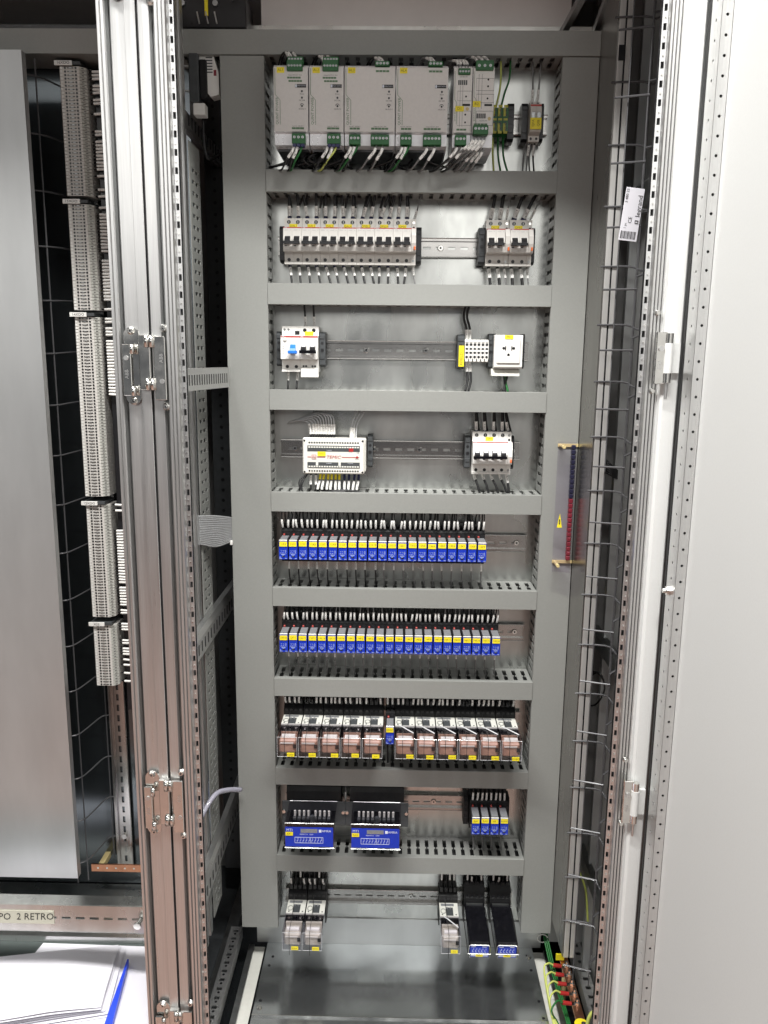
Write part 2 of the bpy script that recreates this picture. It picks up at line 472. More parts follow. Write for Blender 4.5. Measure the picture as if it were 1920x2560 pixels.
# right post
ribs(MB(), .3555, .376, -.438, Z0, Z1, 4).build('post_ribs', 'zinc', cab)
strip_holes(cab, lambda z, t, d: (.3552-t, -.4250+d+t*.25, z), wd=.0075, br=(.0015, .0058))
MB().box(.3475, .3552, -.4150, -.4130, .12, 2.22).build('strip_backing', 'black', cab)
for k in range(84):
    place('rivet_dot', cached('rivet_dot2', lambda: MB().cyl((0, 0, 0), (0, -.0012, 0), .0013, 8).mesh('rivet_dot', 'bright_metal')), cab, (.3515, -.4246, .1450+k*.025))
MB().box(.377, .392, -.42, -.40, Z0, Z1).build('post_gasket', 'rubber', cab)
MB().box(.3765, .3885, -.4355, -.421, Z0, Z1).build('post_gasket', 'rubber', cab)
MB().box(.40, .4249, -.41, -.38, Z0, Z1).build('post_core', 'zinc_dull', cab)
# divider sheet and its twin-flange bar on the right
MB().box(.3408, .3426, -.1958, .0, .291, 2.19).build('divider_sheet', 'divider', cab)
MB().box(.3430, .3525, -.2000, -.196, .292, 2.19, .0005).build('divider_flange', 'flange_steel', cab)
MB().box(.3525, .3557, -.1985, -.196, .292, 2.19).build('flange_groove', 'black', cab)
MB().box(.3557, .3640, -.2000, -.196, .292, 2.19, .0005).build('divider_flange', 'flange_steel', cab)
MB().box(.3437, .3530, -.2012, -.2001, 2.014, 2.038).build('flange_slot', 'black', cab)
# rear of the left gap: side duct wall, bars and rear post with holes
MB().box(-.4100, -.4020, -.205, -.190, .3, 2.15).build('side_bar', 'zinc', cab)
MB().box(-.4100, -.4030, -.168, -.150, .3, 2.15).build('side_bar', 'zinc', cab)
MB().box(-.440, -.434, -.28, -.09, .3, 2.15).build('side_sheet', 'grey_sheet', cab)
zs = [.32]; z = .33
while z < 1.87: zs += [z, z+.007]; z += .02
zs.append(1.90)
tb = [0, .012, .030, .038, .056, .07]
MB().lattice(zs, tb, lambda i, j: not (i % 2 == 1 and j in (1, 3) or i % 2 == 1 and False), lambda s, t, d: (-.402-d, -.137+t*1.08, s), .002).build('side_slotted_wall', 'duct', cab)
for k in range(75):
    place('screw_hole', cached('rh', lambda: MB().cyl((0, 0, 0), (0, -.001, 0), .004, 8).mesh('screw_hole', 'black')), cab, (-.433, .2078, .28+k*.025))
MB().box(-.455, -.405, .208, .214, .2, 2.2).build('rear_post', 'dark_grey', cab)
# hinges on the middle post
def hinge(z, parent, up=1):
    h = MB().box(-.4068, -.3905, -.462, -.453, z-.035, z+.046, .0008).build('hinge', 'bright_metal', parent)
    MB().prism([(-.4195+.0115*math.cos(a), z+.046+.0115*math.sin(a)) for a in [math.pi*k/9 for k in range(10)]]+[(-.4195+.0115*math.cos(a), z-.046+.0115*math.sin(a)) for a in [math.pi+math.pi*k/9 for k in range(10)]], -.4545, -.4515, 'y').build('back_leaf', 'bright_metal', h)
    MB().box(-.4325, -.4195, -.4605, -.4565, z-.044, z+.032, .0008).build('outer_leaf', 'bright_metal', h)
    MB().box(-.3850, -.3675, -.4615, -.4575, z-.050, z+.044, .0008).build('inner_leaf', 'bright_metal', h)
    for (x, za, zb) in ((-.4165, z+.018, z+.032), (-.4165, z-.044, z-.030), (-.3945, z+.028, z+.046), (-.3870, z+.028, z+.046), (-.3945, z-.035, z-.018), (-.3870, z-.035, z-.018)):
        MB().cyl((x, -.464, za), (x, -.464, zb), .0036, 12).build('knuckle', 'bright_metal', h, True)
    for (x, zz) in ((-.4195, z+.052), (-.4195, z-.052), (-.3705, z+.056), (-.3705, z-.060)):
        MB().cyl((x, -.4535, zz), (x, -.4585, zz), .0064, 14, .0035).cyl((x, -.4585, zz), (x, -.459, zz), .0016, 8).build('rivet', 'bright_metal', h)
        MB().cyl((x, -.4591, zz), (x, -.4594, zz), .0015, 8).build('rivet_core', 'black', h)
    for (x, zz) in ((-.4265, z+.012), (-.3735, z-.022)):
        MB().cyl((x, -.4602, zz), (x, -.4622, zz), .0036, 12).build('leaf_screw', 'zinc', h)
    text('ABB', .0075, 'zinc', h, (-.4265, -.4607, z-.012), (math.pi/2, -math.pi/2, 0))
    text('ABB', .0075, 'zinc', h, (-.3735, -.4617, z+.012), (math.pi/2, -math.pi/2, 0))
    return h
for z in (1.502, .782, 2.062, .340): hinge(z, cab)
# ------------------------------------------------------------------ terminal cabinet on the left
tc = thing('terminal_cabinet', 'neighbouring cabinet with a tall plain steel cover plate beside vertical terminal strips', 'cabinet', (0, 0, 0))
bar, X = upright(tc, -1, -.3915)
bar(.018, .0385, -.4475, -.43, 'post_flange', 'zinc')
bar(.039, .0435, -.436, -.43, 'post_groove', 'zinc_dull')
ribs(MB(), X(.056), X(.044), -.456, Z0, Z1, 2).build('post_ribs', 'zinc', tc)
MB().box(-1.15, -.432, .0, .0025, .30, 2.14).build('back_plate', 'dark_sheet', tc)
MB().box(-1.15, -.689, -.1515, -.1495, .419, 2.043).box(-.6905, -.689, -.1494, -.135, .419, 2.043).build('cover_plate', 'cover_steel', tc)
MB().box(-1.15, -.46, -.082, -.0025, 2.061, 2.103).build('header', 'duct', tc)
MB().box(-1.16, -.4225, -.47, .365, 2.24, 2.26).build('roof', 'roof_sheet', tc)
MB().box(-1.16, -1.152, -.46, .36, .1, 2.238).build('side_panel', 'grey_sheet', tc)
MB().box(-1.15, -.402, .36, .365, .1, 2.238).build('back_panel', 'grey_sheet', tc)
MB().box(-1.16, -.402, -.47, .365, 0, .10).build('plinth', 'dark_grey', tc)
MB().box(-1.15, -.43, -.1795, -.003, .296, .299).build('rear_shelf', 'galv', tc)
MB().box(-1.15, -.44, -.1815, -.1795, .270, .3015).build('shelf_lip', 'zinc', tc)
MB().box(-1.15, -.43, -.45, -.182, .2860, .2885).build('bottom_shelf', 'shelf', tc)
# slotted beam with taped note
xs = [-1.15]; x = -1.10
while x < -.47: xs += [x, x+.0175]; x += .0275
xs.append(-.447)
MB().lattice(xs, [.412, .4385, .4435, .468], lambda i, j: not (i % 2 == 1 and j == 1), lambda s, t, d: (s, -.302+d, t), .002).box(-1.15, -.447, -.2999, -.272, .4665, .4685).prism([(-.302, .411), (-.302, .4119), (-.28, .394), (-.28, .392)], -1.15, -.447, 'x').build('slotted_beam', 'galv', tc)
MB().box(-.99, -.6745, -.3034, -.3024, .428, .456).build('tape_note', 'tape', tc)
text('GRUPPO  2 RETRO', .0205, 'ink', tc, (-.7535, -.3038, .4425), (math.pi/2, -.02, 0), sx=.92, shear=.12, name='handwriting')
MB().cyl((-.505, -.303, .441), (-.507, -.318, .4395), .0045, 12).cyl((-.5067, -.316, .4397), (-.507, -.320, .4393), .0075, 12).build('beam_screw', 'bright_metal', tc)
# copper bar
cb = tag(MB().box(-.70, -.45, -.052, -.048, .366, .3835).build('copper_bar', 'copper'), 'drilled copper earth bar under the vertical terminal strips', 'busbar')
for k in range(10): disc(cb, -.685+k*.0205, .375, -.052, .0022, 'bright_metal', 'bar_hole', .0004)
for x in (-.68, -.47): MB().box(x-.006, x+.006, -.048, .0, .368, .381).build('standoff', 'brass_tag', cb)
# ------------------------------------------------------------------ wiring ducts
def slot_wall(name, parent, s0, s1, place_fn, depth=.074, first=.5):
    sb = [s0]; k = 0; p = .02; n = int((s1-s0)/p); off = ((s1-s0)-n*p)/2
    for k in range(n):
        c = s0+off+(k+.5)*p; sb += [c-.0041, c-.0013, c+.0013, c+.0041]
    sb.append(s1)
    tb_ = [0, .008, .011, .034, .039, .066, depth]
    def solid(i, j):
        q = i % 4
        if i == 0 or q == 0: return True
        if q == 2: return j in (0, 5)
        return j not in (2, 4)
    return MB().lattice(sb, tb_, solid, place_fn, .0018).build(name, 'duct', parent)
DZ = [1.864, 1.658, 1.455, 1.250, 1.050, .851, .646, .437]
WALL = {}
NTH = ['below the power supplies', 'below the row of nine twin breakers', 'below the white mains socket', 'below the ivory transducer box', 'below the upper blue relay row', 'below the lower blue relay row', 'below the big clear relays', 'below the two wide blue relays']
for i, zt in enumerate(DZ):
    d = thing('wiring_duct', 'grey horizontal slotted wiring duct '+NTH[i], 'duct', (0, 0, zt-.04), 'grey wiring ducts')
    MB().prism([(-.082, .0005), (-.0805, -.0), (-.070, 0), (-.070, .0015), (-.0800, .0015), (-.0800, .0385), (-.070, .0385), (-.070, .04), (-.0805, .04), (-.082, .0395)], -.2726, .2726, 'x').build('cover', 'duct', d)
    if i == 0:
        WALL['t'] = slot_wall('slotted_wall', d, -.2720, .2720, lambda s, t, dd: (s, -.0785+t, .0384-dd))
        WALL['b'] = slot_wall('slotted_wall', d, -.2720, .2720, lambda s, t, dd: (s, -.0785+t, .0016+dd))
    else:
        place('slotted_wall', WALL['t'].data, d); place('slotted_wall', WALL['b'].data, d)
    MB().box(-.2720, .2720, -.0044, -.0004, .002, .038).build('base', 'duct', d)
    # dense cable run hidden inside the duct
    MB().box(-.268, .268, -.058, -.010, .007, .026).build('cable_fill', 'wire_black', d)
def vduct(x0, x1, z0, z1, label):
    d = thing('wiring_duct', label, 'duct', (0, 0, 0), 'grey wiring ducts')
    MB().prism([(x0, -.079), (x0+.0005, -.080), (x1-.0005, -.080), (x1, -.079), (x1, -.068), (x1-.0015, -.068), (x1-.0015, -.0782), (x0+.0015, -.0782), (x0+.0015, -.068), (x0, -.068)], z0, z1, 'z').build('cover', 'duct', d)
    slot_wall('slotted_wall', d, z0, z1, lambda s, t, dd: (x0+.0016+dd, -.0765+t, s))
    slot_wall('slotted_wall', d, z0, z1, lambda s, t, dd: (x1-.0016-dd, -.0765+t, s))
    MB().box(x0+.002, x1-.002, -.0044, -.0006, z0, z1).build('base', 'duct', d)
    MB().box(x0+.014, x1-.014, -.06, -.0055, z0+.01, z1-.01).build('cable_fill', 'wire_black', d)
vduct(-.3545, -.2728, .2535, 2.0595, 'tall grey slotted wiring duct beside the middle door post')
vduct(.2728, .3402, .2535, 2.0595, 'tall grey slotted wiring duct beside the steel divider sheet')
d = thing('wiring_duct', 'grey horizontal slotted wiring duct above the power supplies', 'duct', (0, 0, 2.061), 'grey wiring ducts')
MB().prism([(-.082, .0005), (-.0805, 0), (-.070, 0), (-.070, .0015), (-.0800, .0015), (-.0800, .041), (-.070, .041), (-.070, .0425), (-.0805, .0425), (-.082, .042)], -.448, .3402, 'x').build('cover', 'duct', d)
slot_wall('slotted_wall', d, -.44, .336, lambda s, t, dd: (s, -.0785+t, .0016+dd))
slot_wall('slotted_wall', d, -.44, .336, lambda s, t, dd: (s, -.0785+t, .0409-dd))
MB().box(-.44, .339, -.0044, -.0006, .002, .040).build('base', 'duct', d)
MB().box(-.43, .33, -.058, -.010, .007, .026).build('cable_fill', 'wire_black', d)
# ------------------------------------------------------------------ mounting rails
RZ = [1.963, 1.7346, 1.534, 1.331, 1.134, .9355, .733, .527, .284]
RN = ['behind the power supplies', 'carrying the nine twin breakers', 'carrying the white mains socket', 'carrying the ivory transducer', 'carrying the upper blue relays', 'carrying the lower blue relays', 'carrying the big clear relays', 'carrying the two wide blue relays', 'carrying the two long black relays']
def rail_mesh(x0, x1):
    mb = MB(); xs = [x0]; x = x0+.014
    while x < x1-.02: xs += [x, x+.015]; x += .025
    xs.append(x1)
    mb.lattice(xs, [-.0125, -.003, .0025, .0125], lambda i, j: not (i % 2 == 1 and j == 1), lambda s, t, dd: (s, -.0030+dd, t), .0011)
    for s in (-1, 1):
        mb.box(x0, x1, -.0090, -.0030, s*.0126, s*.0138)
        mb.box(x0, x1, -.0096, -.0084, s*.0139, s*.0176)
        mb.cyl((x0, -.0091, s*.0178), (x1, -.0091, s*.0178), .0012, 10)
    return mb.mesh('rail', 'rail_steel')
def rail(i, x0, x1, screws=()):
    t = thing('mounting_rail', 'galvanised slotted mounting rail '+RN[i], 'rail', (0, 0, RZ[i]), 'slotted mounting rails')
    place('rail', rail_mesh(x0, x1), t)
    for xx in (x0+.01, x1-.03): MB().box(xx, xx+.02, -.0018, -.0003, -.012, .012).build('spacer', 'zinc_dull', t)
    for x in screws:
        MB().cyl((x, -.0030, 0), (x, -.0065, 0), .0062, 14, .005).build('screw_head', 'bright_metal', t)
        MB().cyl((x, -.0065, 0), (x, -.0068, 0), .0022, 6).build('screw_socket', 'black', t)
rail(0, -.255, .262); rail(1, -.262, .245, (.062,)); rail(2, -.262, .245, (-.085, .037, .231)); rail(3, -.262, .236, (-.233, -.069, .027, .222))
rail(4, -.262, .258, (.238,)); rail(5, -.262, .262, (.242,)); rail(6, -.262, .262); rail(7, -.262, .243, (.075,)); rail(8, -.266, .262, (.027,))
# ------------------------------------------------------------------ breakers
MCB_PROF = [(-.010, .0474), (-.048, .0474), (-.048, .0285), (-.0655, .0285), (-.070, .006), (-.070, -.0150), (-.068, -.0165), (-.0505, -.0165), (-.0505, -.0335), (-.0535, -.0345), (-.0535, -.0386), (-.010, -.0386)]
AUX_PROF = [(-.010, .0474), (-.048, .0474), (-.048, .0285), (-.0655, .0285), (-.0735, .014), (-.0745, .0), (-.070, -.0150), (-.068, -.0165), (-.0505, -.0165), (-.0505, -.0335), (-.0535, -.0345), (-.0535, -.0386), (-.010, -.0386)]
def breaker(x, zr, poles, tagtxt, label, aux=False, white=False, group=None, win=False, tagx=None):
    """miniature circuit breaker, left edge at x, clipped on the rail at height zr"""
    m_ = 'mcb_white' if white else 'mcb'
    t = thing('circuit_breaker', label, 'breaker', (x, 0, zr), group)
    P = .0175
    for k in range(poles):
        me = cached(('pole', m_), lambda: MB().prism(MCB_PROF, .00012, P-.00012, 'x').mesh('pole_housing', m_))
        place('pole_housing', me, t, (k*P, 0, 0))
        xc = (k+.5)*P
        disc(t, xc, .0405, -.0480, .0036); disc(t, xc, -.0300, -.0505, .0033)
        place('screw_slot', cached('sslot', lambda: MB().box(-.0008, .0008, -.0003, 0, -.0026, .0026).mesh('screw_slot', 'zinc_dull')), t, (xc, -.0487, .0403))
        tg = place('toggle', cached('toggle', lambda: MB().prism([(-.0690, .0115), (-.0775, .0035), (-.0775, -.0015), (-.0690, -.0035)], -.0052, .0052, 'x').mesh('toggle', 'black')), t, (xc, 0, 0))
        if win: place('position_window', cached('twin', lambda: MB().prism([(-.0700, .0108), (-.0738, .0070), (-.0743, .0075), (-.0703, .0114)], -.004, .004, 'x').mesh('position_window', 'wire_white')), tg)
        for sx in (-1, 1):
            place('toggle_cheek', cached(('cheek', m_), lambda: MB().prism([(-.069, .0120), (-.0735, .0040), (-.0735, -.001), (-.069, -.003)], -.0010, .0010, 'x').mesh('toggle_cheek', m_)), t, (xc+sx*.0066, 0, 0))
        place('date_window', cached('dwin', lambda: MB().box(-.0024, .0024, -.0004, 0, -.0009, .0009).mesh('date_window', 'black')), t, (xc-.0035, -.0701, -.0062))
        place('print', cached('mprint', lambda: mcb_print()), t, (xc, -.0664, .0195))
    MB().box(.0010, poles*P-.0022, -.0805, -.0765, -.0042, .0012, .0006).build('toggle_bar', 'gloss_black', t)
    wd = poles*P
    if aux:
        MB().prism(AUX_PROF, wd+.0002, wd+.0088, 'x').build('auxiliary_contact', m_, t)
        disc(t, wd+.0045, .0405, -.0480, .0026, 'bright_metal'); disc(t, wd+.0045, .0312, -.0480, .0024); disc(t, wd+.0045, -.0305, -.0505, .0024, 'zinc_dull')
        MB().box(wd+.0048, wd+.0080, -.0745, -.0700, -.0125, -.0060, .0004).build('trip_indicator', 'orange', t)
        wd += .0090
    MB().box(.0003, wd-.0003, -.0659, -.0652, .0252, .0284).build('red_stripe', 'red_stripe', t)
    text('ABB', .0032, 'white_ink', t, (.0045, -.0662, .0268))
    tx = poles*P/2 if tagx is None else tagx
    tagplate(t, tx-.0078, tx+.0078, .0291, .0368, -.0482, tagtxt, .0058)
    return t
def mcb_print():
    mb = MB()
    for k, (a, b_, z) in enumerate(((-.006, .001, .003), (-.006, -.001, .001), (-.006, .003, -.001), (.004, .0065, .003), (.004, .0065, .000))):
        mb.box(a, b_, -.0003, 0, z, z+.0006)
    return mb.mesh('print', 'zinc_dull')
def end_stop(x, zr, material='dark_grey', label=None, w_=.010, h=.034, group='end stops on the rails'):
    t = thing('end_stop', label, 'end clamp', (x, 0, zr), group)
    MB().prism([(-.010, h), (-.038, h), (-.044, h-.006), (-.044, -h+.004), (-.036, -h), (-.010, -h)], 0, w_, 'x').build('clamp_body', material, t)
    disc(t, w_/2, .012, -.044, .0028); disc(t, w_/2, -.002, -.044, .0034); 
    for z in (.024, -.016): MB().box(.0008, w_-.0008, -.0455, -.0436, z-.0035, z+.0035, .0005).build('clamp_rib', material, t)
    return t
x0 = -.2435
for k, tg in enumerate(('QAL1', 'QAL2', 'QAL3', 'QAL4', 'QFIELD', 'QPSDV', 'QMX')):
    breaker(x0+k*.0352, RZ[1], 2, tg, 'grey two-pole circuit breaker with yellow tag '+tg, aux=(k == 6), group='grey two-pole breakers')
end_stop(x0-.0105, RZ[1], 'black', 'black end clamp left of the breaker tagged QAL1', .010)
end_stop(x0+7*.0352+.0098, RZ[1], 'black', 'black end clamp right of the breaker tagged QMX')
for k, tg in enumerate(('QE7SE', 'QMG')):
    breaker(.1470+k*.0447, RZ[1], 2, tg, 'grey two-pole breaker with orange-flagged auxiliary contact and yellow tag '+tg, aux=True, group='grey two-pole breakers')
end_stop(.1470-.0130, RZ[1], 'dark_grey', 'grey end clamp left of the breaker tagged QE7SE', .0125)
end_stop(.1470+2*.0447+.0004, RZ[1], 'black', 'black end clamp right of the breaker tagged QMG', .006)
# row 3: residual current breaker and its add-on block
t = thing('residual_current_breaker', 'white residual current breaker block with blue test toggle and yellow tag QA', 'breaker', (-.2510, 0, RZ[2]))
RP = [(-.010, .0444), (-.048, .0444), (-.048, .0185+.007), (-.068, .0185+.007), (-.070, 0), (-.070, -.0195), (-.052, -.0205), (-.052, -.040), (-.056, -.041), (-.056, -.0445), (-.010, -.0445)]
MB().prism(RP, 0, .0368, 'x').build('trip_housing', 'mcb_white', t)
for k in range(2):
    xc = .0455+k*.0178
    MB().prism(RP, .0371+k*.0180, .0549+k*.0180, 'x').build('pole_housing', 'mcb_white', t)
    disc(t, xc, .0365, -.048, .0037); 
    tgl = MB().prism([(-.0690, .0075), (-.0775, .001), (-.0775, -.0045), (-.0690, -.0065)], xc-.0052, xc+.0052, 'x').build('toggle', 'black', t)
    MB().prism([(-.0705, .0072), (-.0742, .0038), (-.0748, .0043), (-.0710, .0080)], xc-.004, xc+.004, 'x').build('position_window', 'wire_white', tgl)
    for xx in (-.0025, .0025): disc(t, xc+xx, -.0335, -.052, .0021, 'dark_grey')
    disc(t, .0105+k*.018, -.0345, -.052, .0033); disc(t, .0055+k*.0077, .0378, -.048, .0022, 'zinc_dull')
MB().box(.0380, .0735, -.0600, -.0535, -.0555, -.0380, .001).build('terminal_shroud', 'mcb_white', t)
MB().box(.0260, .0350, -.0488, -.0480, .0278, .0352).build('rating_window', 'black', t)
MB().box(.0375, .0705, -.0800, -.0760, -.0085, -.0025, .0006).build('toggle_bar', 'gloss_black', t)
MB().prism([(-.069, .009), (-.078, .001), (-.081, -.004), (-.081, -.008), (-.069, -.009)], .0190, .0298, 'x').build('test_toggle', 'toggle_blue', t)
MB().box(.0155, .0335, -.0825, -.0765, -.0095, -.0035, .0008).build('test_toggle_bar', 'toggle_blue', t)
MB().cyl((.0090, -.0685, .0190), (.0090, -.0720, .0190), .0036, 14).build('test_button', 'ivory', t)
MB().box(.0003, .0727, -.0684, -.0678, .0218, .0250).build('red_stripe', 'red_stripe', t)
text('ABB', .0032, 'white_ink', t, (.0045, -.0687, .0234)); text('ABB', .0032, 'white_ink', t, (.0420, -.0687, .0234))
tagplate(t, .0455, .0625, .0262, .0342, -.0482, 'QA', .0062)
for k in range(5): MB().box(.0035, .0075, -.0703, -.0698, .004-k*.0035, .0047-k*.0035).build('print', 'zinc_dull', t)
end_stop(-.2630, RZ[2], 'dark_grey', 'grey end clamp left of the white residual current breaker'); end_stop(-.1768, RZ[2], 'dark_grey', 'grey end clamp right of the white residual current breaker', .0112)
# row 4: four-pole breaker
breaker(.1330, RZ[3]-.0045, 4, 'QM', 'white four-pole circuit breaker with yellow tag QM', aux=True, white=True, win=True, tagx=.0345)
end_stop(.1190, RZ[3], 'dark_grey', 'grey end clamp left of the white four-pole breaker', .011)
end_stop(.2128, RZ[3], 'black', 'black end clamp right of the white four-pole breaker', .006)
# ------------------------------------------------------------------ row 3: feed terminals and mains socket
def feed_terminal(x, zr, mats, label, group, w_=.0076, h=.022, y=-.052):
    t = thing('terminal_block', label, 'terminal', (x, 0, zr), group)
    MB().prism([(-.010, h), (-.040, h), (y, h-.006), (y, -h+.006), (-.040, -h), (-.010, -h)], .0002, w_-.0002, 'x').build('block_body', mats[0], t)
    for z in (h-.010, h-.0185, -h+.0185, -h+.010): disc(t, w_/2, z, y, .0026, 'black', 'wire_entry')
    MB().box(.0012, w_-.0012, y-.0016, y, h-.0055, h-.001, .0003).build('release_lever', mats[1], t)
    MB().box(.0012, w_-.0012, y-.0016, y, -h+.001, -h+.0055, .0003).build('release_lever', mats[1], t)
    MB().box(.0014, w_-.0014, y-.0008, y, -.0018, .0018).build('jumper', mats[1], t)
    return t
for k in range(6): feed_terminal(.1125+k*.0079, RZ[2], ('mcb_white', 'mcb_white'), 'white feed-through terminal block beside the yellow XFIELD tag', 'white feed terminals on the socket rail')
t = end_stop(.0985, RZ[2]-.002, 'dark_grey', 'grey end clamp wearing the upright yellow XFIELD tag', .0135)
o = MB().box(.0025, .0130, -.0475, -.0465, -.029, .012).build('name_tag', 'yellow', t); text('XFIELD', .0085, 'label_ink', o, (.0078, -.0478, -.014), (math.pi/2, -math.pi/2, 0))
for k in range(2): end_stop(.1605+k*.0068, RZ[2], 'dark_grey', 'grey end clamp between the white terminals and the mains socket', .0064)
t = thing('mains_socket', 'white square mains socket on the rail with yellow PR1 tag', 'socket', (.1695, 0, RZ[2]))
MB().prism([(-.008, .031), (-.060, .031), (-.0615, .0295), (-.0615, -.0310), (-.060, -.0335), (-.008, -.0335)], 0, .0555, 'x').build('socket_frame', 'mcb_white', t)
MB().box(.005, .0505, -.0650, -.0610, -.0235, .0235, .0010).build('socket_face', 'mcb_white', t)
MB().prism([(-.010, -.0340), (-.040, -.0340), (-.054, -.0440), (-.054, -.0485), (-.010, -.0485)], -.003, .0525, 'x').build('lower_flap', 'ivory', t)
MB().box(.0005, .0550, -.0622, -.0612, -.0305, -.0268).build('lower_lip', 'ivory', t)
for sx in (-1, 1):
    MB().cyl((.0278+sx*.0098, -.0648, .0055), (.0278+sx*.0098, -.0654, .0055), .0028, 12).build('pin_hole', 'black', t)
    MB().box(.0278+sx*.0060-.0010, .0278+sx*.0060+.0010, -.0655, -.0649, .0012, .0098).build('pin_slot', 'black', t)
MB().cyl((.0278, -.0648, -.0068), (.0278, -.0654, -.0068), .0024, 12).box(.0254, .0302, -.0654, -.0648, -.0092, -.0068).build('earth_hole', 'black', t)
tagplate(t, .0195, .0360, .0232, .0308, -.0652, 'PR1', .0055)
end_stop(.2255, RZ[2], 'black', 'black end clamp right of the white mains socket', .006)
# ------------------------------------------------------------------ row 4: transducer
t = thing('transducer_box', 'ivory transducer box with red lines across its face and a yellow tag', 'transducer', (-.2090, 0, RZ[3]))
W_, zb, zt_ = .1280, -.0442, .0290
MB().box(.004, W_-.001, -.066, -.0095, zb+.004, zt_-.002, .002).build('case', 'ivory', t)
MB().box(0, W_-.004, -.0720, -.0660, zb, zt_, .0022).build('front_lid', 'ivory', t)
fp = MB().box(.0095, W_-.0130, -.0726, -.0719, zb+.0120, zt_-.0150).build('face_plate', 'card', t)
for (za, zc) in ((zt_-.0275, zt_-.0155), (zb+.0125, zb+.0240)):
    MB().box(.0095, W_-.0130, -.0730, -.0725, za, zc).build('dark_band', 'dark_grey', fp)
for k in range(20):
    x = .0135+k*.00515
    disc(t, x, zt_-.0098, -.0720, .0018, 'black', 'terminal_hole', .0006, 8); disc(t, x, zb+.0062, -.0720, .0018, 'black', 'terminal_hole', .0006, 8)
    for z in (zt_-.0188, zb+.0152):
        place('number_tile', cached('ntile', lambda: MB().box(-.0019, .0019, -.0004, 0, -.0014, .0014).mesh('number_tile', 'card')), fp, (x, -.0731, z))
for (x, z) in ((.0035, zt_-.006), (.0035, zb+.004), (W_-.0075, zt_-.006), (W_-.0075, zb+.004)): disc(t, x, z, -.0720, .0020, 'black', 'corner_screw')
MB().box(.0930, .1020, -.0734, -.0728, zt_-.0275, zt_-.0205).build('red_field', 'red', fp)
for (a, b_) in ((.0098, .0172), (.0290, .0455), (.0790, .1140)): MB().box(a, b_, -.0731, -.0726, -.0105, -.0092).build('red_line', 'red_stripe', fp)
MB().box(.0182, .0272, -.0731, -.0726, -.0145, -.0052).build('emblem', 'red_stripe', fp)
MB().box(.0190, .0264, -.0735, -.0731, -.0137, -.0060).build('emblem_field', 'card', fp)
for (a, b_, za, zc) in ((.0200, .0206, -.013, -.007), (.0222, .0228, -.013, -.007), (.0245, .0251, -.013, -.007), (.0196, .0258, -.0105, -.0099), (.0200, .0228, -.0078, -.0072), (.0236, .0258, -.0122, -.0116)):
    MB().box(a, b_, -.0739, -.0735, za, zc).build('emblem_stroke', 'red_stripe', fp)
text('TEMIC', .0092, 'red_stripe', fp, (.0620, -.0733, -.0100), shear=.2, sx=1.12)
MB().cyl((.1095, -.0727, -.0095), (.1095, -.0737, -.0095), .0022, 12).build('status_lamp', 'red', fp)
text('POWER', .0022, 'ink', fp, (.1095, -.0733, -.0135)); text('CE', .0042, 'ink', fp, (.1110, -.0733, -.0008))
text('OUTPUTS', .0024, 'white_ink', fp, (.0530, -.0733, zt_-.0252)); text('CURRENT', .0024, 'white_ink', fp, (.0530, -.0733, zb+.0218)); text('VOLTAGE', .0024, 'white_ink', fp, (.0960, -.0733, zb+.0218))
for x in (.0265, .0720): MB().box(x, x+.0048, -.0734, -.0729, zb+.0172, zb+.0240).build('light_gap', 'card', fp)
tagplate(t, .0300, .0462, -.0078, .0012, -.0732, 'CONV1', .0046)
end_stop(-.0795, RZ[3], 'dark_grey', 'grey end clamp right of the ivory transducer box', .0105)
# ------------------------------------------------------------------ small blue relays
def relay_print():
    mb = MB()
    for k in range(2):
        x = -.0058+k*.0042
        mb.box(x, x+.0022, -.0003, 0, .0030, .0035).box(x+.0018, x+.0023, -.0003, 0, .0008, .0034).box(x, x+.0022, -.0003, 0, -.0016, -.0011).box(x-.0003, x+.0016, -.0003, 0, -.0022, -.0019)
    for (a, b_, za, zc) in ((.0030, .0058, .0032, .0036), (.0030, .0034, -.0005, .0032), (.0054, .0058, -.0005, .0032), (.0030, .0058, -.0007, -.0003), (.0042, .0047, -.002, .0045), (-.0070, .0068, -.0027, -.0024),
                            (-.0045, .0040, -.0058, -.0046), (-.0022, .0014, -.0083, -.0073), (-.0075, -.0055, -.0115, -.0097), (-.0078, -.0026, -.0138, -.0127), (.0032, .0074, -.0138, -.0127)):
        mb.box(a, b_, -.0003, 0, za, zc)
    return mb.mesh('print', 'relay_ink')
def small_relay(label, group):
    t = thing('plug_in_relay', label, 'relay', (0, 0, 0), group)
    MB().prism([(-.0097, .037), (-.040, .037), (-.058, .034), (-.060, .030), (-.060, -.030), (-.055, -.036), (-.0097, -.036)], -.0098, .0098, 'x').build('socket_base', 'socket', t)
    for sx in (-1, 1):
        MB().cyl((sx*.0048, -.0555, .0343), (sx*.0048, -.0595, .0338), .0030, 10).build('socket_screw', 'black', t)
        MB().box(sx*.0048-.0036, sx*.0048+.0036, -.0480, -.018, .0371, .0420, .0008).build('wire_entry', 'black', t)
        disc(t, sx*.0048, .024, -.0600, .0032)
    bd = MB().box(-.0088, .0088, -.1035, -.0600, -.0185, .0205, .0012).build('relay_case', 'smoke', t)
    MB().box(-.0070, .0072, -.1015, -.0675, .0206, .0212).build('rating_plate', 'silver_label', bd)
    MB().box(-.0082, .0082, -.1056, -.1040, .0183, .0207, .0006).build('retaining_clip', 'mcb_white', t)
    MB().box(-.0056, -.0018, -.0655, -.0600, .0208, .0240, .0007).build('test_lever', 'red_stripe', t)
    fp = MB().box(-.0087, .0087, -.1052, -.1036, -.0200, .0176, .0004).build('front_plate', 'blue', t)
    place('print', cached('rprint', relay_print), fp, (0, -.1053, -.0045))
    MB().box(-.0028, .0030, -.1056, -.1051, -.0152, -.0125).build('test_window', 'black', fp)
    return t
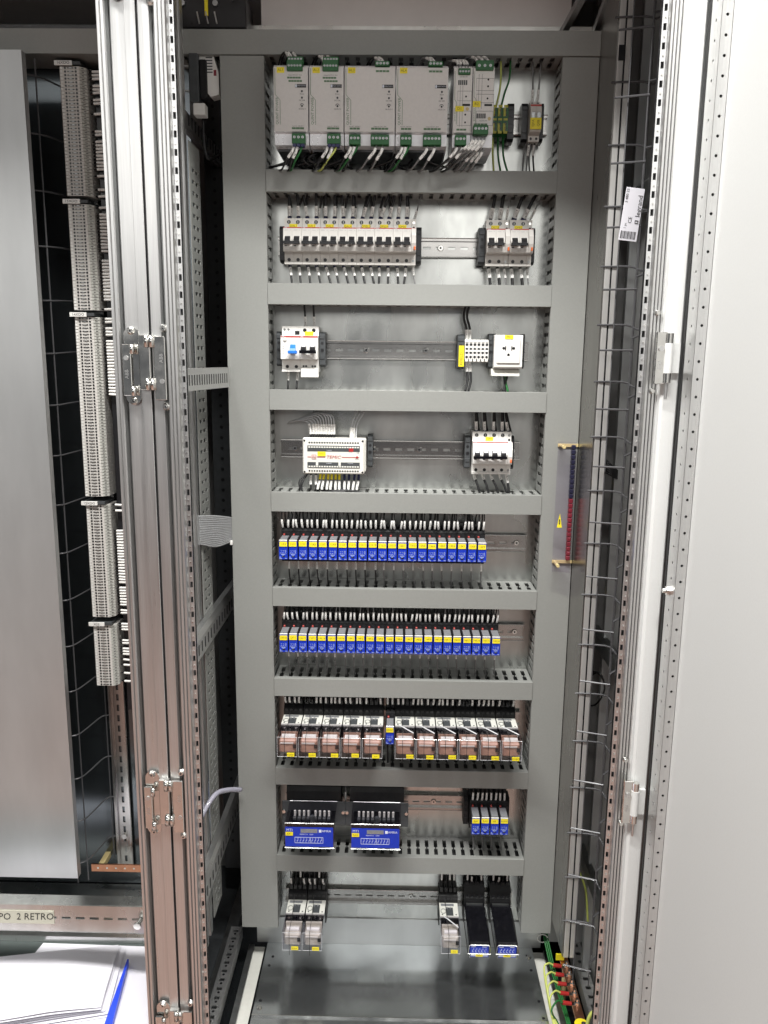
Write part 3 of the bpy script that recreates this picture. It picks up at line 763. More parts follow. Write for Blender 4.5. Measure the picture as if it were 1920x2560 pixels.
proto = small_relay('x', 'x'); NREL = 0
def put_relay(x, zr, tg, where, group):
    global NREL
    lab = 'blue plug-in relay with yellow tag %s in the %s' % (tg, where)
    if NREL == 0:
        t = proto; t.location = (x, 0, zr); t['label'] = lab; t['group'] = group
    else: t = copy_tree_fast(proto, (x, 0, zr), lab, group)
    NREL += 1
    dz = RND.uniform(-.0008, .0008)
    TAGQ.append((t, tg, dz))
TAGQ = []
def snapshot(root):
    kids = {}
    for o in COL.objects:
        if o.parent: kids.setdefault(o.parent.name, []).append(o)
    def rec(o): return (o, [rec(c) for c in kids.get(o.name, [])])
    return rec(root)
SNAP = {}
def copy_tree_fast(root, loc, label, group):
    if root.name not in SNAP: SNAP[root.name] = snapshot(root)
    def cp(node, parent):
        c = node[0].copy(); COL.objects.link(c); c.parent = parent
        for ch in node[1]: cp(ch, c)
        return c
    r = cp(SNAP[root.name], None); r.location = loc; r['label'] = label
    if group: r['group'] = group
    return r
T5 = ['11K%d' % k for k in range(3, 15)]+['13K%d' % k for k in range(1, 10)]
T6 = ['13K%d' % k for k in range(10, 17)]+['14K%d' % k for k in range(1, 17)]
for k, tg in enumerate(T5): put_relay(-.2462+k*.02003, RZ[4]+.002, tg, 'upper relay row', 'blue relays in the upper row')
for k, tg in enumerate(T6): put_relay(-.2480+k*.01988, RZ[5]+.003, tg, 'lower relay row', 'blue relays in the lower row')
put_relay(-.0262, RZ[6]+.004, 'KM2C', 'middle of the big clear relays', None)
for k, tg in enumerate(('KA1', 'KA2', 'RR', 'KCMC')): put_relay(.1612+k*.0203, RZ[7]+.004, tg, 'short row of four', 'four blue relays beside the wide ones')
for t, tg, dz in TAGQ:
    dx = RND.uniform(-.0006, .0006)
    tagplate(t, -.0078+dx, .0076+dx, .0072+dz, .0172+dz, -.1058, tg, .0052)
end_stop(.1400, RZ[7], 'socket', 'black end clamp left of the four small blue relays', .010)
end_stop(.2330, RZ[7], 'socket', 'black end clamp right of the four small blue relays', .008)
# ------------------------------------------------------------------ big clear relays
def big_relay(label, group, lever, pale=False, ht=.0215):
    t = thing('power_relay', label, 'relay', (0, 0, 0), group)
    MB().prism([(-.0097, .044), (-.036, .044), (-.046, .036), (-.050, .030), (-.050, -.036), (-.0097, -.040)], -.0212, .0212, 'x').build('socket_base', 'socket', t)
    for k in range(4):
        x = -.0152+k*.0101
        MB().box(x-.0040, x+.0040, -.044, -.018, .0441, .0560, .0008).build('wire_entry', 'black', t)
        disc(t, x, .0318, -.0492, .0032)
    MB().box(-.0200, .0200, -.1120, -.0500, -.0195, ht-.0030).build('mechanism', 'gloss_black', t)
    c = MB().box(-.0206, .0206, -.0960, -.0500, ht-.0028, ht).build('top_card', 'card', t)
    MB().box(-.0068, .0092, -.0925, -.0660, ht, ht+.0005).build('card_window', 'dark_grey', c)
    MB().box(-.0170, .0120, -.0610, -.0530, ht, ht+.0005).build('card_print', 'silver_label', c)
    for x in (-.0150, .0155): MB().cyl((x, -.0890, ht), (x, -.0890, ht+.0005), .0017, 10).build('card_mark', 'dark_grey', c)
    for x in (-.0035, .0040):
        MB().cyl((x, -.0700, ht+.0005), (x, -.0700, ht+.0030), .0022, 10).build('contact_post', 'silver_label', c)
    MB().tube([(-.0125+.0055*math.cos(a), -.0790+.0075*math.sin(a), ht+.0012) for a in [k*math.pi/8 for k in range(16)]], .0005, 5, True).build('card_ring', 'zinc_dull', c)
    if not lever:
        for x in (-.0125, .0130): MB().cyl((x, -.1050, ht-.006), (x, -.1050, ht-.001), .0046, 12, .003).build('pivot_screw', 'bright_metal', t)
    else:
        MB().tube([(-.0120, -.1000, ht+.0030), (-.005, -.108, ht+.0040), (.0170, -.1330, ht+.0030)], .0013, 6).build('test_lever', 'wire_white', t)
    cm = 'coil_pale' if pale else 'coil'
    MB().box(-.0180, .0180, -.1165, -.1120, -.0160, ht-.006).build('armature', 'bright_metal' if not pale else 'coil_pale', t)
    MB().box(-.0175, .0175, -.1470, -.1170, -.0175, ht-.010, .003).build('coil', cm, t)
    MB().cyl((-.0135, -.134, ht-.0085), (.0140, -.134, ht-.0085), .0050, 12).build('bobbin', 'mcb_white' if pale else 'ivory', t)  # its pale colour also stands in for the whitish highlight on the coil
    MB().box(.0110, .0180, -.1495, -.1475, -.006, .002).build('core_block', 'black', t)
    MB().box(-.0150, .0120, -.1492, -.1472, .0035, .0060).build('spring_bar', 'ivory', t)
    # transparent cover: five thin walls
    y0, y1, zb_, zt2 = -.1570, -.0950, -.0215, ht+.0012
    mb = MB().box(-.0209, .0209, y0, y0+.0012, zb_, zt2, .0004)
    cv = mb.build('clear_cover', 'clear', t)
    MB().box(-.0209, .0209, y0+.0013, y1, zt2-.0012, zt2).build('cover_top', 'clear', cv)
    for s in (-1, 1): MB().box(s*.0209, s*.0197, y0+.0013, y1, zb_, zt2-.0013).build('cover_side', 'clear_lilac', cv)
    rim = []
    for (x, z) in ((-.0203, zb_+.0007), (.0203, zb_+.0007), (.0203, zt2-.0006), (-.0203, zt2-.0006)): rim.append((x, y0-.0001, z))
    MB().tube(rim, .00045, 6, True).build('cover_rim', 'wire_white', cv)
    # wire retaining clip
    MB().tube(spline([(-.0070, -.048, .033), (-.0075, -.056, .0265), (-.0058, -.075, ht+.0035), (-.0052, -.120, ht+.0032), (-.0050, -.1560, ht+.0030), (-.0050, -.1595, ht-.002), (-.0050, -.1600, -.010), (-.0050, -.1590, zb_-.010)], 3), .00055, 5).build('retaining_wire', 'ink', t)
    return t
B7 = ['KQBE1', 'KQBM1', 'KQC1', 'KH02', 'KM', 'KQBC2', 'KQBM2', 'KQC3', 'KMBT1', 'KMBS2', 'KC2BM']
pa = big_relay('clear-cased power relay with twin pivot screws and yellow tag '+B7[0]+' in the relay row', 'clear power relays in one row', False)
pb = big_relay('clear-cased power relay with white test lever and yellow tag '+B7[5]+' in the relay row', 'clear power relays in one row', True)
BQ = []
for k, tg in enumerate(B7):
    first = k < 5
    x = -.2365+k*.0437 if first else .0018+(k-5)*.0436+.0035
    p = pa if first else pb
    lab = 'clear-cased power relay with %s and yellow tag %s in the relay row' % ('twin pivot screws' if first else 'white test lever', tg)
    if k in (0, 5): p.location = (x, 0, RZ[6]); t = p
    else: t = copy_tree_fast(p, (x, 0, RZ[6]), lab, 'clear power relays in one row')
    BQ.append((t, tg))
pp = big_relay('pale clear-cased relay with yellow tag K0Q6 beside the tall duct at the bottom rail', 'pale clear relays on the bottom rail', False, True)
SNAP.pop(pp.name, None)
pp.location = (-.2320, 0, RZ[8]-.003)
q = copy_tree_fast(pp, (-.1880, 0, RZ[8]-.003), 'pale clear-cased relay with yellow tag KA3C second on the bottom rail', 'pale clear relays on the bottom rail')
BQ += [(pp, 'K0Q6'), (q, 'KA3C')]
pq = big_relay('pale clear-cased relay with yellow tag KR left of the long black relays', 'pale clear relays on the bottom rail', True, True)
pq.location = (.1110, 0, RZ[8]-.003); BQ.append((pq, 'KR'))
for t, tg in BQ:
    dx = RND.uniform(-.002, .002); dz = RND.uniform(0, .0015)
    tagplate(t, .0010+dx, .0160+dx, -.0208+dz, -.0125+dz, -.1576, tg, .0045)
# ------------------------------------------------------------------ row 8: wide monitoring relays
def wide_relay(x, tg, label):
    t = thing('wide_relay', label, 'relay', (x, 0, RZ[7]), 'wide blue monitoring relays')
    MB().prism([(-.0097, .074), (-.030, .074), (-.052, .060), (-.056, .050), (-.056, -.030), (-.0097, -.034)], -.060, .060, 'x').build('socket_base', 'socket', t)
    MB().box(-.070, .070, -.060, -.0565, -.030, .028, .001).build('mounting_flange', 'dark_grey', t)
    for s in (-1, 1):
        MB().cyl((s*.0655, -.060, .004), (s*.0655, -.0645, .004), .0046, 14, .0036).build('flange_screw', 'bright_metal', t)
    MB().box(-.0500, .0500, -.1400, -.0605, -.024, .006).build('inner_block', 'gloss_black', t)
    for k in range(8):
        xx = -.0375+k*.0098+(.0055 if k > 3 else 0)
        MB().cyl((xx, -.0900, .006), (xx, -.0900, .0235), .0021, 8, .0026).build('contact_pin', 'ivory', t)
        MB().box(xx-.0034, xx+.0034, -.100, -.070, .0062, .0120, .0006).build('contact_bridge', 'dark_grey', t)
        if k % 2 == 0: MB().cyl((xx, -.1180, .006), (xx, -.1180, .009), .0022, 8).build('inner_screw', 'zinc_dull', t)
    MB().cyl((.0020, -.108, .0065), (.0020, -.108, .022), .0052, 14).build('capacitor', 'dark_grey', t)
    cv = MB().box(-.0525, .0525, -.1462, -.1448, -.0285, .0295, .0005).build('clear_cover', 'clear', t)
    MB().box(-.0525, .0525, -.1447, -.0610, .0283, .0297).build('cover_top', 'clear', cv)
    for s in (-1, 1): MB().box(s*.0525, s*.0513, -.1447, -.0610, -.0285, .0282).build('cover_side', 'clear', cv)
    MB().tube([(-.0520, -.1465, .0290), (.0520, -.1465, .0290)], .0011, 6).build('cover_edge', 'bright_metal', cv)
    MB().tube([(-.0520, -.0612, .0293), (.0520, -.0612, .0293)], .0009, 6).build('cover_edge', 'zinc', cv)
    MB().tube([(-.0520, -.1465, -.0280), (.0520, -.1465, -.0280)], .0013, 6).build('cover_edge', 'bright_metal', cv)
    fp = MB().box(-.0510, .0500, -.1475, -.1463, -.0250, .0195).build('front_plate', 'blue', t)
    bk = MB().box(-.0510, .0500, -.1440, -.1404, .0198, .0270).build('terminal_edge', 'gloss_black', t)
    y = -.1479
    text('MTI', .0082, 'white_ink', fp, (-.0420, y, .0135)); text('AMRA', .0072, 'white_ink', fp, (.0360, y, .0120)); text('REMXY13   120V', .0040, 'white_ink', fp, (-.0060, y, .0038))
    mb = MB().box(-.0185, .0170, y, y+.0003, .0075, .0165); mb.build('rating_field', 'silver_label', fp)
    mb = MB().box(.0200, .0255, y, y+.0003, .0088, .0152); mb.build('emblem', 'white_ink', fp)
    mb = MB()
    for (a, b_, za, zc) in ((-.0310, .0290, -.0035, -.0028), (-.0310, .0290, -.0165, -.0158), (-.0310, -.0303, -.0165, -.0030), (.0283, .0290, -.0165, -.0030), (.0020, .0026, -.0165, -.0030)): mb.box(a, b_, y, y+.0003, za, zc)
    for k in range(9):
        xx = -.0262+k*.0062
        mb.box(xx, xx+.0006, y, y+.0003, -.0148, -.0100).box(xx+.0008, xx+.0022, y, y+.0003, -.0105, -.0099).box(xx+.0018, xx+.0024, y, y+.0003, -.0100, -.0045)
    mb.build('wiring_diagram', 'white_ink', fp)
    tagplate(t, -.0500, -.0345, .0010, .0092, -.1482, tg, .0055)
    return t
wide_relay(-.1930, 'KA1', 'wide black relay with blue front plate and yellow tag beside the tall duct')
wide_relay(-.0535, 'KA2', 'wide black relay with blue front plate second along the rail')
# ------------------------------------------------------------------ row 9: long black relays
def long_relay(x, tg, label):
    t = thing('long_relay', label, 'relay', (x, 0, RZ[8]), 'long black relays on the bottom rail')
    MB().prism([(-.0097, .060), (-.034, .060), (-.044, .044), (-.050, .030), (-.050, -.030), (-.0097, -.036)], -.0235, .0235, 'x').build('socket_base', 'socket', t)
    for k in range(4):
        xx = -.0165+k*.011
        MB().cyl((xx, -.0475, .036), (xx, -.0515, .035), .0034, 10).build('socket_screw', 'black', t)
        MB().box(xx-.0045, xx+.0045, -.042, -.018, .0601, .068, .0008).build('wire_entry', 'black', t)
    MB().box(-.0225, .0225, -.1740, -.0500, -.0170, .0190, .0022).build('relay_case', 'gloss_black', t)
    MB().box(-.0185, .0185, -.0560, -.0520, .0191, .0215).build('latch', 'zinc_dull', t)
    fp = MB().box(-.0195, .0195, -.1752, -.1741, -.0160, .0140, .0006).build('front_plate', 'blue', t)
    mb = MB()
    for k in range(5):
        xx = -.0150+k*.0065
        mb.box(xx, xx+.0007, -.1755, -.1752, -.003, .002).box(xx+.0007, xx+.0030, -.1755, -.1752, -.0035, -.003).box(xx+.0026, xx+.0033, -.1755, -.1752, .001, .0055)
    mb.box(-.0170, -.0080, -.1755, -.1752, .0085, .0102).box(.006, .015, -.1755, -.1752, .0085, .0102).box(-.018, .018, -.1755, -.1752, -.0135, -.0085)
    mb.build('print', 'white_ink', fp)
    tagplate(t, -.0080, .0075, -.0135, -.0062, -.1760, tg, .0058)
    lp = [(-.0232, -.1762, -.0060), (-.0215, -.1765, .0120), (-.0185, -.1768, .0155), (.0185, -.1768, .0155), (.0215, -.1765, .0120), (.0232, -.1762, -.0060)]
    MB().tube(lp, .0012, 6).build('wire_bail', 'bright_metal', t)
    MB().tube([(-.0245, -.1770, -.0055), (.0245, -.1770, -.0055)], .0012, 6).build('wire_bail', 'bright_metal', t)
    for s in (-1, 1): MB().tube([(s*.0200, -.1764, -.0055), (s*.0203, -.1764, -.0160)], .0012, 6).build('wire_bail', 'bright_metal', t)
    for s in (-1, 1): MB().tube(spline([(s*.0245, -.052, .010), (s*.0260, -.10, .004), (s*.0245, -.176, -.005)], 4), .0010, 5).build('bail_arm', 'ink', t)
    return t
long_relay(.1700, 'K1', 'long black relay with blue end plate and wire bail tagged K1')
long_relay(.2290, 'K2', 'long black relay with blue end plate and wire bail tagged K2')
# ------------------------------------------------------------------ row 1: power supplies
def connector(parent, x0, z0, n, pitch, y, h=.019, name='terminal_plug', w_pad=.001, collar=None, dirn=-1):
    """green screw plug with n poles; screws face the viewer"""
    c = MB().box(x0-w_pad, x0+n*pitch+w_pad, y-.010, y+.006, z0, z0+h, .0008).build(name, 'green', parent)
    for k in range(n):
        disc(c, x0+(k+.5)*pitch, z0+h*(.62 if dirn < 0 else .45), y-.010, min(.0024, pitch*.36), 'zinc_dull', 'clamp_screw', .0008, 10)
        MB().box(x0+(k+.5)*pitch-.0003, x0+(k+.5)*pitch+.0003, y-.0111, y-.0108, z0+h*(.62 if dirn < 0 else .45)-.0016, z0+h*(.62 if dirn < 0 else .45)+.0016).build('screw_slot', 'dark_grey', c)
    if collar:
        for k in range(n): MB().box(x0+k*pitch+.0006, x0+(k+1)*pitch-.0006, y-.009, y+.004, z0-.005, z0-.0001).build('plug_collar', collar, c)
    return c
def psu(x0, x1, tg, wide, label):
    t = thing('power_supply', label, 'power supply', (x0, 0, 1.917), 'power supplies in the top row')
    W_ = x1-x0; H = .1078; y = -.130
    # sheet case: top step, main front, lower slope and black underside vents
    MB().prism([(-.012, H+.006), (-.118, H+.006), (-.120, H), (y+.001, H), (y+.001, 0), (-.1225, -.002), (-.1205, -.0205), (-.105, -.0235), (-.012, -.0235)], .0004, W_-.0004, 'x').build('case', 'alu_case', t)
    MB().box(.004, W_-.004, -.1045, -.013, -.0275, -.0236).build('vent_base', 'black', t)
    fp = MB().box(.0006, W_-.0006, y-.001, y+.0009, .0005, H-.0003, .0006).build('front_panel', 'psu_face', t)
    yy = y-.0012
    MB().tube([(.0032, yy, H-.003), (.0032, yy, H-.046), (.0118, yy, H-.055), (.0118, yy, .021)], .0005, 4).build('green_line', 'panel_green', fp)
    for k in range(4): MB().box(.0112, .0124, yy-.0003, yy, .012+k*.0023, .0133+k*.0023).build('green_dot', 'panel_green', fp)
    text('QUINT POWER', .0066, 'panel_green', fp, (.0066, yy-.0002, .0345), (math.pi/2, -math.pi/2, 0))
    xr = W_-.0125
    b_ = MB().box(xr-.0110, xr+.0088, yy-.0003, yy, H-.0345, H-.0290).build('brand_box', 'ink', fp)
    text('PHOENIX CONTACT', .0022, 'white_ink', b_, (xr-.0005, yy-.0005, H-.0317)); MB().box(xr-.0105, xr-.0078, yy-.0005, yy-.0003, H-.0341, H-.0294).build('emblem', 'white_ink', b_)
    for z in (H-.0405, H-.0512): disc(fp, xr+.0012, z, yy, .0018, 'dark_grey', 'status_lamp')
    text('Boost', .0030, 'ink', fp, (xr+.0012, yy-.0002, H-.0450)); text('DC OK', .0034, 'ink', fp, (xr+.0012, yy-.0002, H-.0557)); text('18-29.5 V', .0034, 'ink', fp, (xr+.0012, yy-.0002, H-.0700))
    MB().tube([(xr+.0012+.0034*math.cos(a), yy, H-.0645+.0034*math.sin(a)) for a in [math.pi*(.05+.15*k) for k in range(7)]], .0005, 4).build('dial_arc', 'ink', fp)
    disc(fp, xr+.0012, H-.0650, yy, .0017, 'black', 'dial')
    tagplate(t, .0068, .0200, H-.0105, H-.0012, yy, tg, .0062)
    if not wide:
        connector(t, W_-.0365, H-.008, 5, .0052, y+.004, .018, dirn=1); connector(t, W_-.0365, H+.0105, 5, .0052, y+.014, .008, dirn=1)
        for (z, dx) in ((H-.0180, 0), (H-.0235, .0024)):
            for k in range(5): MB().box(W_-.0375+dx+k*.0049, W_-.0331+dx+k*.0049, yy-.0003, yy, z-.0017, z+.0012).build('pin_field', 'panel_green', fp)
        text('Output DC 24 V  10 A', .0026, 'ink', fp, (W_-.0235, yy-.0002, H-.0140))
        connector(t, W_-.0290, -.0205, 3, .0074, -.124, .017, collar='dark_blue')
        for k in range(3): MB().box(W_-.0300+k*.0074, W_-.0230+k*.0074, yy-.0003, yy, .0040, .0072).build('pin_field', 'panel_green', fp)
        text('Input AC  100-240 V', .0024, 'ink', fp, (W_-.0190, yy-.0002, .0092))
    else:
        connector(t, W_-.0355, H+.001, 4, .0060, y+.004, .0075, dirn=1)
        for k in range(4): MB().box(W_-.0350+k*.0061, W_-.0296+k*.0061, yy-.0003, yy, H-.0085, H-.0053).build('pin_field', 'panel_green', fp)
        connector(t, .0098, -.0215, 3, .0062, -.124, .017); connector(t, W_-.0425, -.0215, 5, .0062, -.124, .017)
        for k in range(3): MB().box(.0100+k*.0062, .0156+k*.0062, yy-.0003, yy, .0040, .0072).build('pin_field', 'panel_green', fp)
        for k in range(5): MB().box(W_-.0425+k*.0062, W_-.0369+k*.0062, yy-.0003, yy, .0040, .0072).build('pin_field', 'panel_green', fp)
        text('Input AC  100-240 V', .0024, 'ink', fp, (.0190, yy-.0002, .0092)); text('Output DC 24 V  20 A', .0024, 'ink', fp, (W_-.0270, yy-.0002, .0092))
    return t
PSX = [(-.2490, -.1865), (-.1855, -.1230), (-.1222, -.0310), (-.0300, .0632)]
psu(*PSX[0], 'AL1', False, 'narrow grey power supply with yellow tag AL1'); psu(*PSX[1], 'AL2', False, 'narrow grey power supply with yellow tag AL2')
psu(*PSX[2], 'AL3', True, 'wide grey power supply with yellow tag AL3'); psu(*PSX[3], 'AL4', True, 'wide grey power supply with yellow tag AL4')
def module(x0, x1, tg, top_big, label):
    t = thing('redundancy_module', label, 'power module', (x0, 0, 1.917), 'slim redundancy modules')
    W_ = x1-x0; H = .1078; y = -.130
    MB().prism([(-.012, H+.006), (-.118, H+.006), (-.120, H), (y+.001, H), (y+.001, 0), (-.1225, -.002), (-.1205, -.0225), (-.105, -.0255), (-.012, -.0255)], .0003, W_-.0003, 'x').build('case', 'alu_case', t)
    fp = MB().box(.0006, W_-.0006, y-.001, y+.0009, .0005, H-.0003, .0006).build('front_panel', 'module_face', t)
    yy = y-.0012
    zl = .055 if not top_big else .060
    MB().tube([(.0025, yy, H-.006), (.0025, yy, zl), (.0062, yy, zl-.005), (.0062, yy, .014)], .0004, 4).build('green_line', 'panel_green', fp)
    text('QUINT DIODE', .0034, 'panel_green', fp, (.0034, yy-.0002, .030), (math.pi/2, -math.pi/2, 0))
    def rect(a, b2, za, zc):
        MB().tube([(a, yy, za), (b2, yy, za), (b2, yy, zc), (a, yy, zc)], .00028, 4, True).build('diagram_frame', 'dark_grey', fp)
    rect(.0075, W_-.0015, .012, .036); rect(.0075, W_-.0015, .053, .069) if not top_big else (rect(.0060, W_-.0010, .070, .090), rect(.0070, W_-.0010, .050, .064))
    for xx in ((.0120, .0165) if not top_big else (.0105, .0160)):
        MB().tube([(xx, yy, .010 if not top_big else .040), (xx, yy, .078 if not top_big else .097)], .00028, 4).build('diagram_line', 'dark_grey', fp)
    zi = .083 if not top_big else .028
    for k in range(5): MB().box(.0080+k*.0034, .0104+k*.0034, yy-.0003, yy, zi-.004, zi+.004).build('bar_mark', 'dark_grey', fp)
    for (xx, z) in (((.0225, .060), (.0220, .030), (.0220, .017)) if not top_big else ((.0270, .088), (.0268, .077), (.0265, .057))): disc(fp, xx, z, yy, .0016, 'ink', 'status_lamp')
    MB().box(W_-.0170, W_-.0035, yy-.0003, yy, .0445, .0478).build('brand_box', 'ink', fp)
    disc(fp, *((W_-.0080, .0395) if not top_big else (W_-.0075, .0235)), yy, .0030, 'brass_tag', 'hazard_mark', .0004)
    if not top_big:
        tagplate(t, .0040, .0190, .0350, .0440, yy-.0004, tg, .0066)
        connector(t, .0085, H-.0125, 4, .0049, y+.004, .0100, dirn=1); connector(t, .0055, -.0215, 3, .0062, -.124, .017)
        for k in range(3): MB().box(.0070+k*.0060, .0124+k*.0060, yy-.0003, yy, .0035, .0065).build('pin_field', 'panel_green', fp)
    else:
        tagplate(t, .0005, .0145, .0425, .0525, yy-.0004, tg, .0066)
        connector(t, .0050, H-.0055, 3, .0098, y+.004, .0160, dirn=1); connector(t, .0030, -.0050, 4, .0062, y-.001, .0155)
        for k in range(4): MB().box(.0035+k*.0062, .0090+k*.0062, yy-.0003, yy, .0125, .0155).build('pin_field', 'panel_green', fp)
    text('Input DC 24V', .0024, 'ink', fp, (W_*.52, yy-.0002, .0925 if not top_big else .0200))
    return t
module(.0725, .1060, 'D1', False, 'slim cream module with yellow tag D1 beside the wide power supply')
module(.1068, .1452, 'R2', True, 'slim cream module with large green plug and yellow tag R2')
for k in range(3):
    t = feed_terminal(.1500+k*.0102, RZ[0]-.0040, ('green', 'olive'), 'green and yellow earth terminal block beside the slim module tagged R2', 'earth terminals in the top row', .0100, .026, -.060)
    for z in (.0125, -.0140): MB().box(.0006, .0050, -.0606, -.0598, z-.007, z+.007).build('yellow_face', 'olive', t)
end_stop(.1812, RZ[0]-.004, 'black', 'black end clamp right of the green earth terminals', .012)
end_stop(.2075, RZ[0]-.004, 'black', 'black end clamp left of the slim fuse block', .0115); end_stop(.2412, RZ[0]-.004, 'black', 'black end clamp right of the slim fuse block', .008)
t = thing('fuse_block', 'slim grey two-pole fuse block with yellow tag at the end of the top rail', 'fuse holder', (.2200, 0, RZ[0]-.004))
for k in range(2):
    MB().prism([(-.010, .034), (-.050, .034), (-.050, .026), (-.066, .026), (-.070, .010), (-.066, -.022), (-.050, -.026), (-.050, -.036), (-.010, -.036)], k*.0104+.0002, k*.0104+.0102, 'x').build('fuse_pole', 'mcb', t)
    disc(t, k*.0104+.0052, .0300, -.050, .0024); disc(t, k*.0104+.0052, -.0310, -.050, .0024)
    MB().box(k*.0104+.0012, k*.0104+.0092, -.0715, -.0670, .000, .0105, .0006).build('fuse_lever', 'zinc_dull', t)
MB().box(.0004, .0204, -.0672, -.0655, .020, .0245).build('red_stripe', 'red_stripe', t)
o = MB().box(.0000, .0206, -.0712, -.0700, -.0195, .0005).build('name_tag', 'yellow', t)
text('QFA', .0062, 'label_ink', o, (.0054, -.0715, -.009), (math.pi/2, -math.pi/2, 0)); text('QFB', .0062, 'label_ink', o, (.0152, -.0715, -.009), (math.pi/2, -math.pi/2, 0))
# ------------------------------------------------------------------ wires of the plate
U = RND.uniform
# row 2 breakers: leads up and down
for k in range(7):
    for p in range(2):
        x = x0+k*.0352+(p+.5)*.0175
        dx = U(-.006, .004)+(.012 if k >= 4 else 0)*U(.3, 1)
        wire([(x, -.036, RZ[1]+.046), (x+dx*.4, -.040, RZ[1]+.062), (x+dx, -.044, 1.820), (x+dx*1.2, -.045, 1.832)], .0027, 'wire_black', 'black lead with white marker rising from the seven joined breakers', 'leads above the seven breakers', (.008, .026), (.007, 'dark_blue'), srad=.0032)
        wire([(x+U(-.002, .003), -.032, RZ[1]+.040), (x+U(-.004, .006), -.030, 1.80), (x+U(-.002, .012), -.036, 1.828)], .0024, 'wire_black', 'black lead with white marker rising from the seven joined breakers', 'leads above the seven breakers', (.012, .03), None, srad=.0028)
        dx = U(.002, .011) if k < 5 else U(-.006, .003)
        wire([(x-.001, -.034, RZ[1]-.037), (x+dx*.3, -.038, RZ[1]-.05), (x+dx, -.044, 1.660), (x+dx*1.4, -.046, 1.650)], .0022, 'wire_black', 'black lead with white marker hanging from the seven joined breakers', 'leads below the seven breakers', (.006, .023), (.005, 'dark_blue'), srad=.0028)
xa = x0+7*.0352+.0045
wire([(xa, -.036, RZ[1]+.046), (xa+.006, -.040, 1.80), (xa+.014, -.046, 1.829)], .0013, 'wire_grey', 'thin grey lead rising from the breaker tagged QMX', None, (.002, .02), srad=.0024)
wire([(xa, -.034, RZ[1]-.037), (xa+.001, -.038, 1.680), (xa+.006, -.044, 1.652)], .0013, 'wire_grey', 'thin grey lead hanging from the breaker tagged QMX', None, (.002, .02), srad=.0024)
for k in range(2):
    xb = .1470+k*.0447
    for p in range(3):
        x = xb+((p+.5)*.0175 if p < 2 else .0395)
        dx = U(.004, .008) if k == 0 else U(.014, .024)
        thin = p == 2
        wire([(x, -.036, RZ[1]+.046), (x+dx*.35, -.040, RZ[1]+.064), (x+dx, -.045, 1.829)], .0013 if thin else .0034, 'wire_grey' if thin else 'wire_black', 'lead with white marker rising from the breakers tagged QE7SE and QMG', 'leads above the two right-hand breakers', (.006, .025), None if k == 0 or thin else (.007, 'dark_blue'), srad=.0024 if thin else .0037)
        dx = U(.001, .006)
        wire([(x-.001, -.034, RZ[1]-.037), (x+dx*.3, -.038, RZ[1]-.052), (x+dx, -.044, 1.652)], .0013 if thin else .0030, 'wire_grey' if thin else 'wire_black', 'lead with white marker hanging from the breakers tagged QE7SE and QMG', 'leads below the two right-hand breakers', (.006, .024), None, srad=.0026 if thin else .0034)
# row 3
for (x, dx) in ((-.1935, -.001), (-.1760+.0002, -.001)):
    wire([(x-.012, -.034, RZ[2]+.043), (x-.0123, -.036, 1.592), (x-.0125+dx, -.042, 1.622)], .0021, 'wire_black', 'black lead with white marker rising from the white residual current breaker', 'leads above the residual current breaker', (.001, .021), None, srad=.0027)
for x, dx in ((-.2405, 0), (-.2215, -.002)):
    wire([(x, -.034, RZ[2]-.043), (x+dx*.3, -.040, 1.478), (x+dx, -.048, 1.453)], .0021, 'wire_black', 'black lead with white marker hanging from the white residual current breaker', 'leads below the residual current breaker', (.003, .021), None, srad=.0027)
for k in range(2):
    x = .1165+k*.0066
    wire([(x, -.034, RZ[2]+.0205), (x-.001, -.036, 1.578), (x-.007, -.038, 1.600), (x-.004, -.042, 1.622)], .0024, 'wire_black', 'black lead with marker curving up from the white feed terminals', 'leads above the feed terminals', (.001, .021), None, srad=.0026)
    wire([(x, -.034, RZ[2]-.0205), (x+.003, -.036, 1.494), (x+.004, -.040, 1.475), (x-.001, -.046, 1.453)], .0024, 'wire_black', 'black lead with marker curving down from the white feed terminals', 'leads below the feed terminals', (.001, .021), None, srad=.0026)
for (dx, mt, r) in ((-.004, 'wire_black', .0024), (.0, 'wire_green', .0024), (.006, 'wire_black', .0026), (.010, 'wire_black', .0024)):
    wire([(.1950+dx, -.030, RZ[2]-.032), (.1960+dx*.3, -.036, 1.480), (.1965-dx*.3+(.006 if mt == 'wire_green' else -.002), -.044, 1.452)], r, mt, ('green' if mt == 'wire_green' else 'black')+' lead hanging from the white mains socket', None if mt == 'wire_green' else 'black leads below the mains socket')
# row 4
for p in range(5):
    x = .1330+((p+.5)*.0175 if p < 4 else .0745)
    dx = U(-.005, -.001) if p < 4 else -.010
    wire([(x, -.036, RZ[3]+.042), (x+dx*.4, -.040, 1.385), (x+dx, -.044, 1.418)], .0026 if p < 4 else .0020, 'wire_black', 'black lead with white marker rising from the white four-pole breaker', 'leads above the four-pole breaker', (.004, .022), (.004, 'dark_blue'), srad=.0029)
    wire([(x+.006, -.030, RZ[3]+.038), (x+dx*.4+.004, -.030, 1.39), (x+dx+.002, -.036, 1.418)], .0026, 'wire_black', 'black lead with white marker rising from the white four-pole breaker', 'leads above the four-pole breaker')
    dx = U(.008, .014) if p < 4 else .004
    wire([(x-.002, -.036, RZ[3]-.040), (x-.001, -.040, 1.280), (x+dx*.5, -.046, 1.265), (x+dx, -.050, 1.247)], .0024, 'wire_black', 'black lead with white marker hanging from the white four-pole breaker', 'leads below the four-pole breaker', (.001, .018) if p < 4 else (.005, .024), None, srad=.0028)
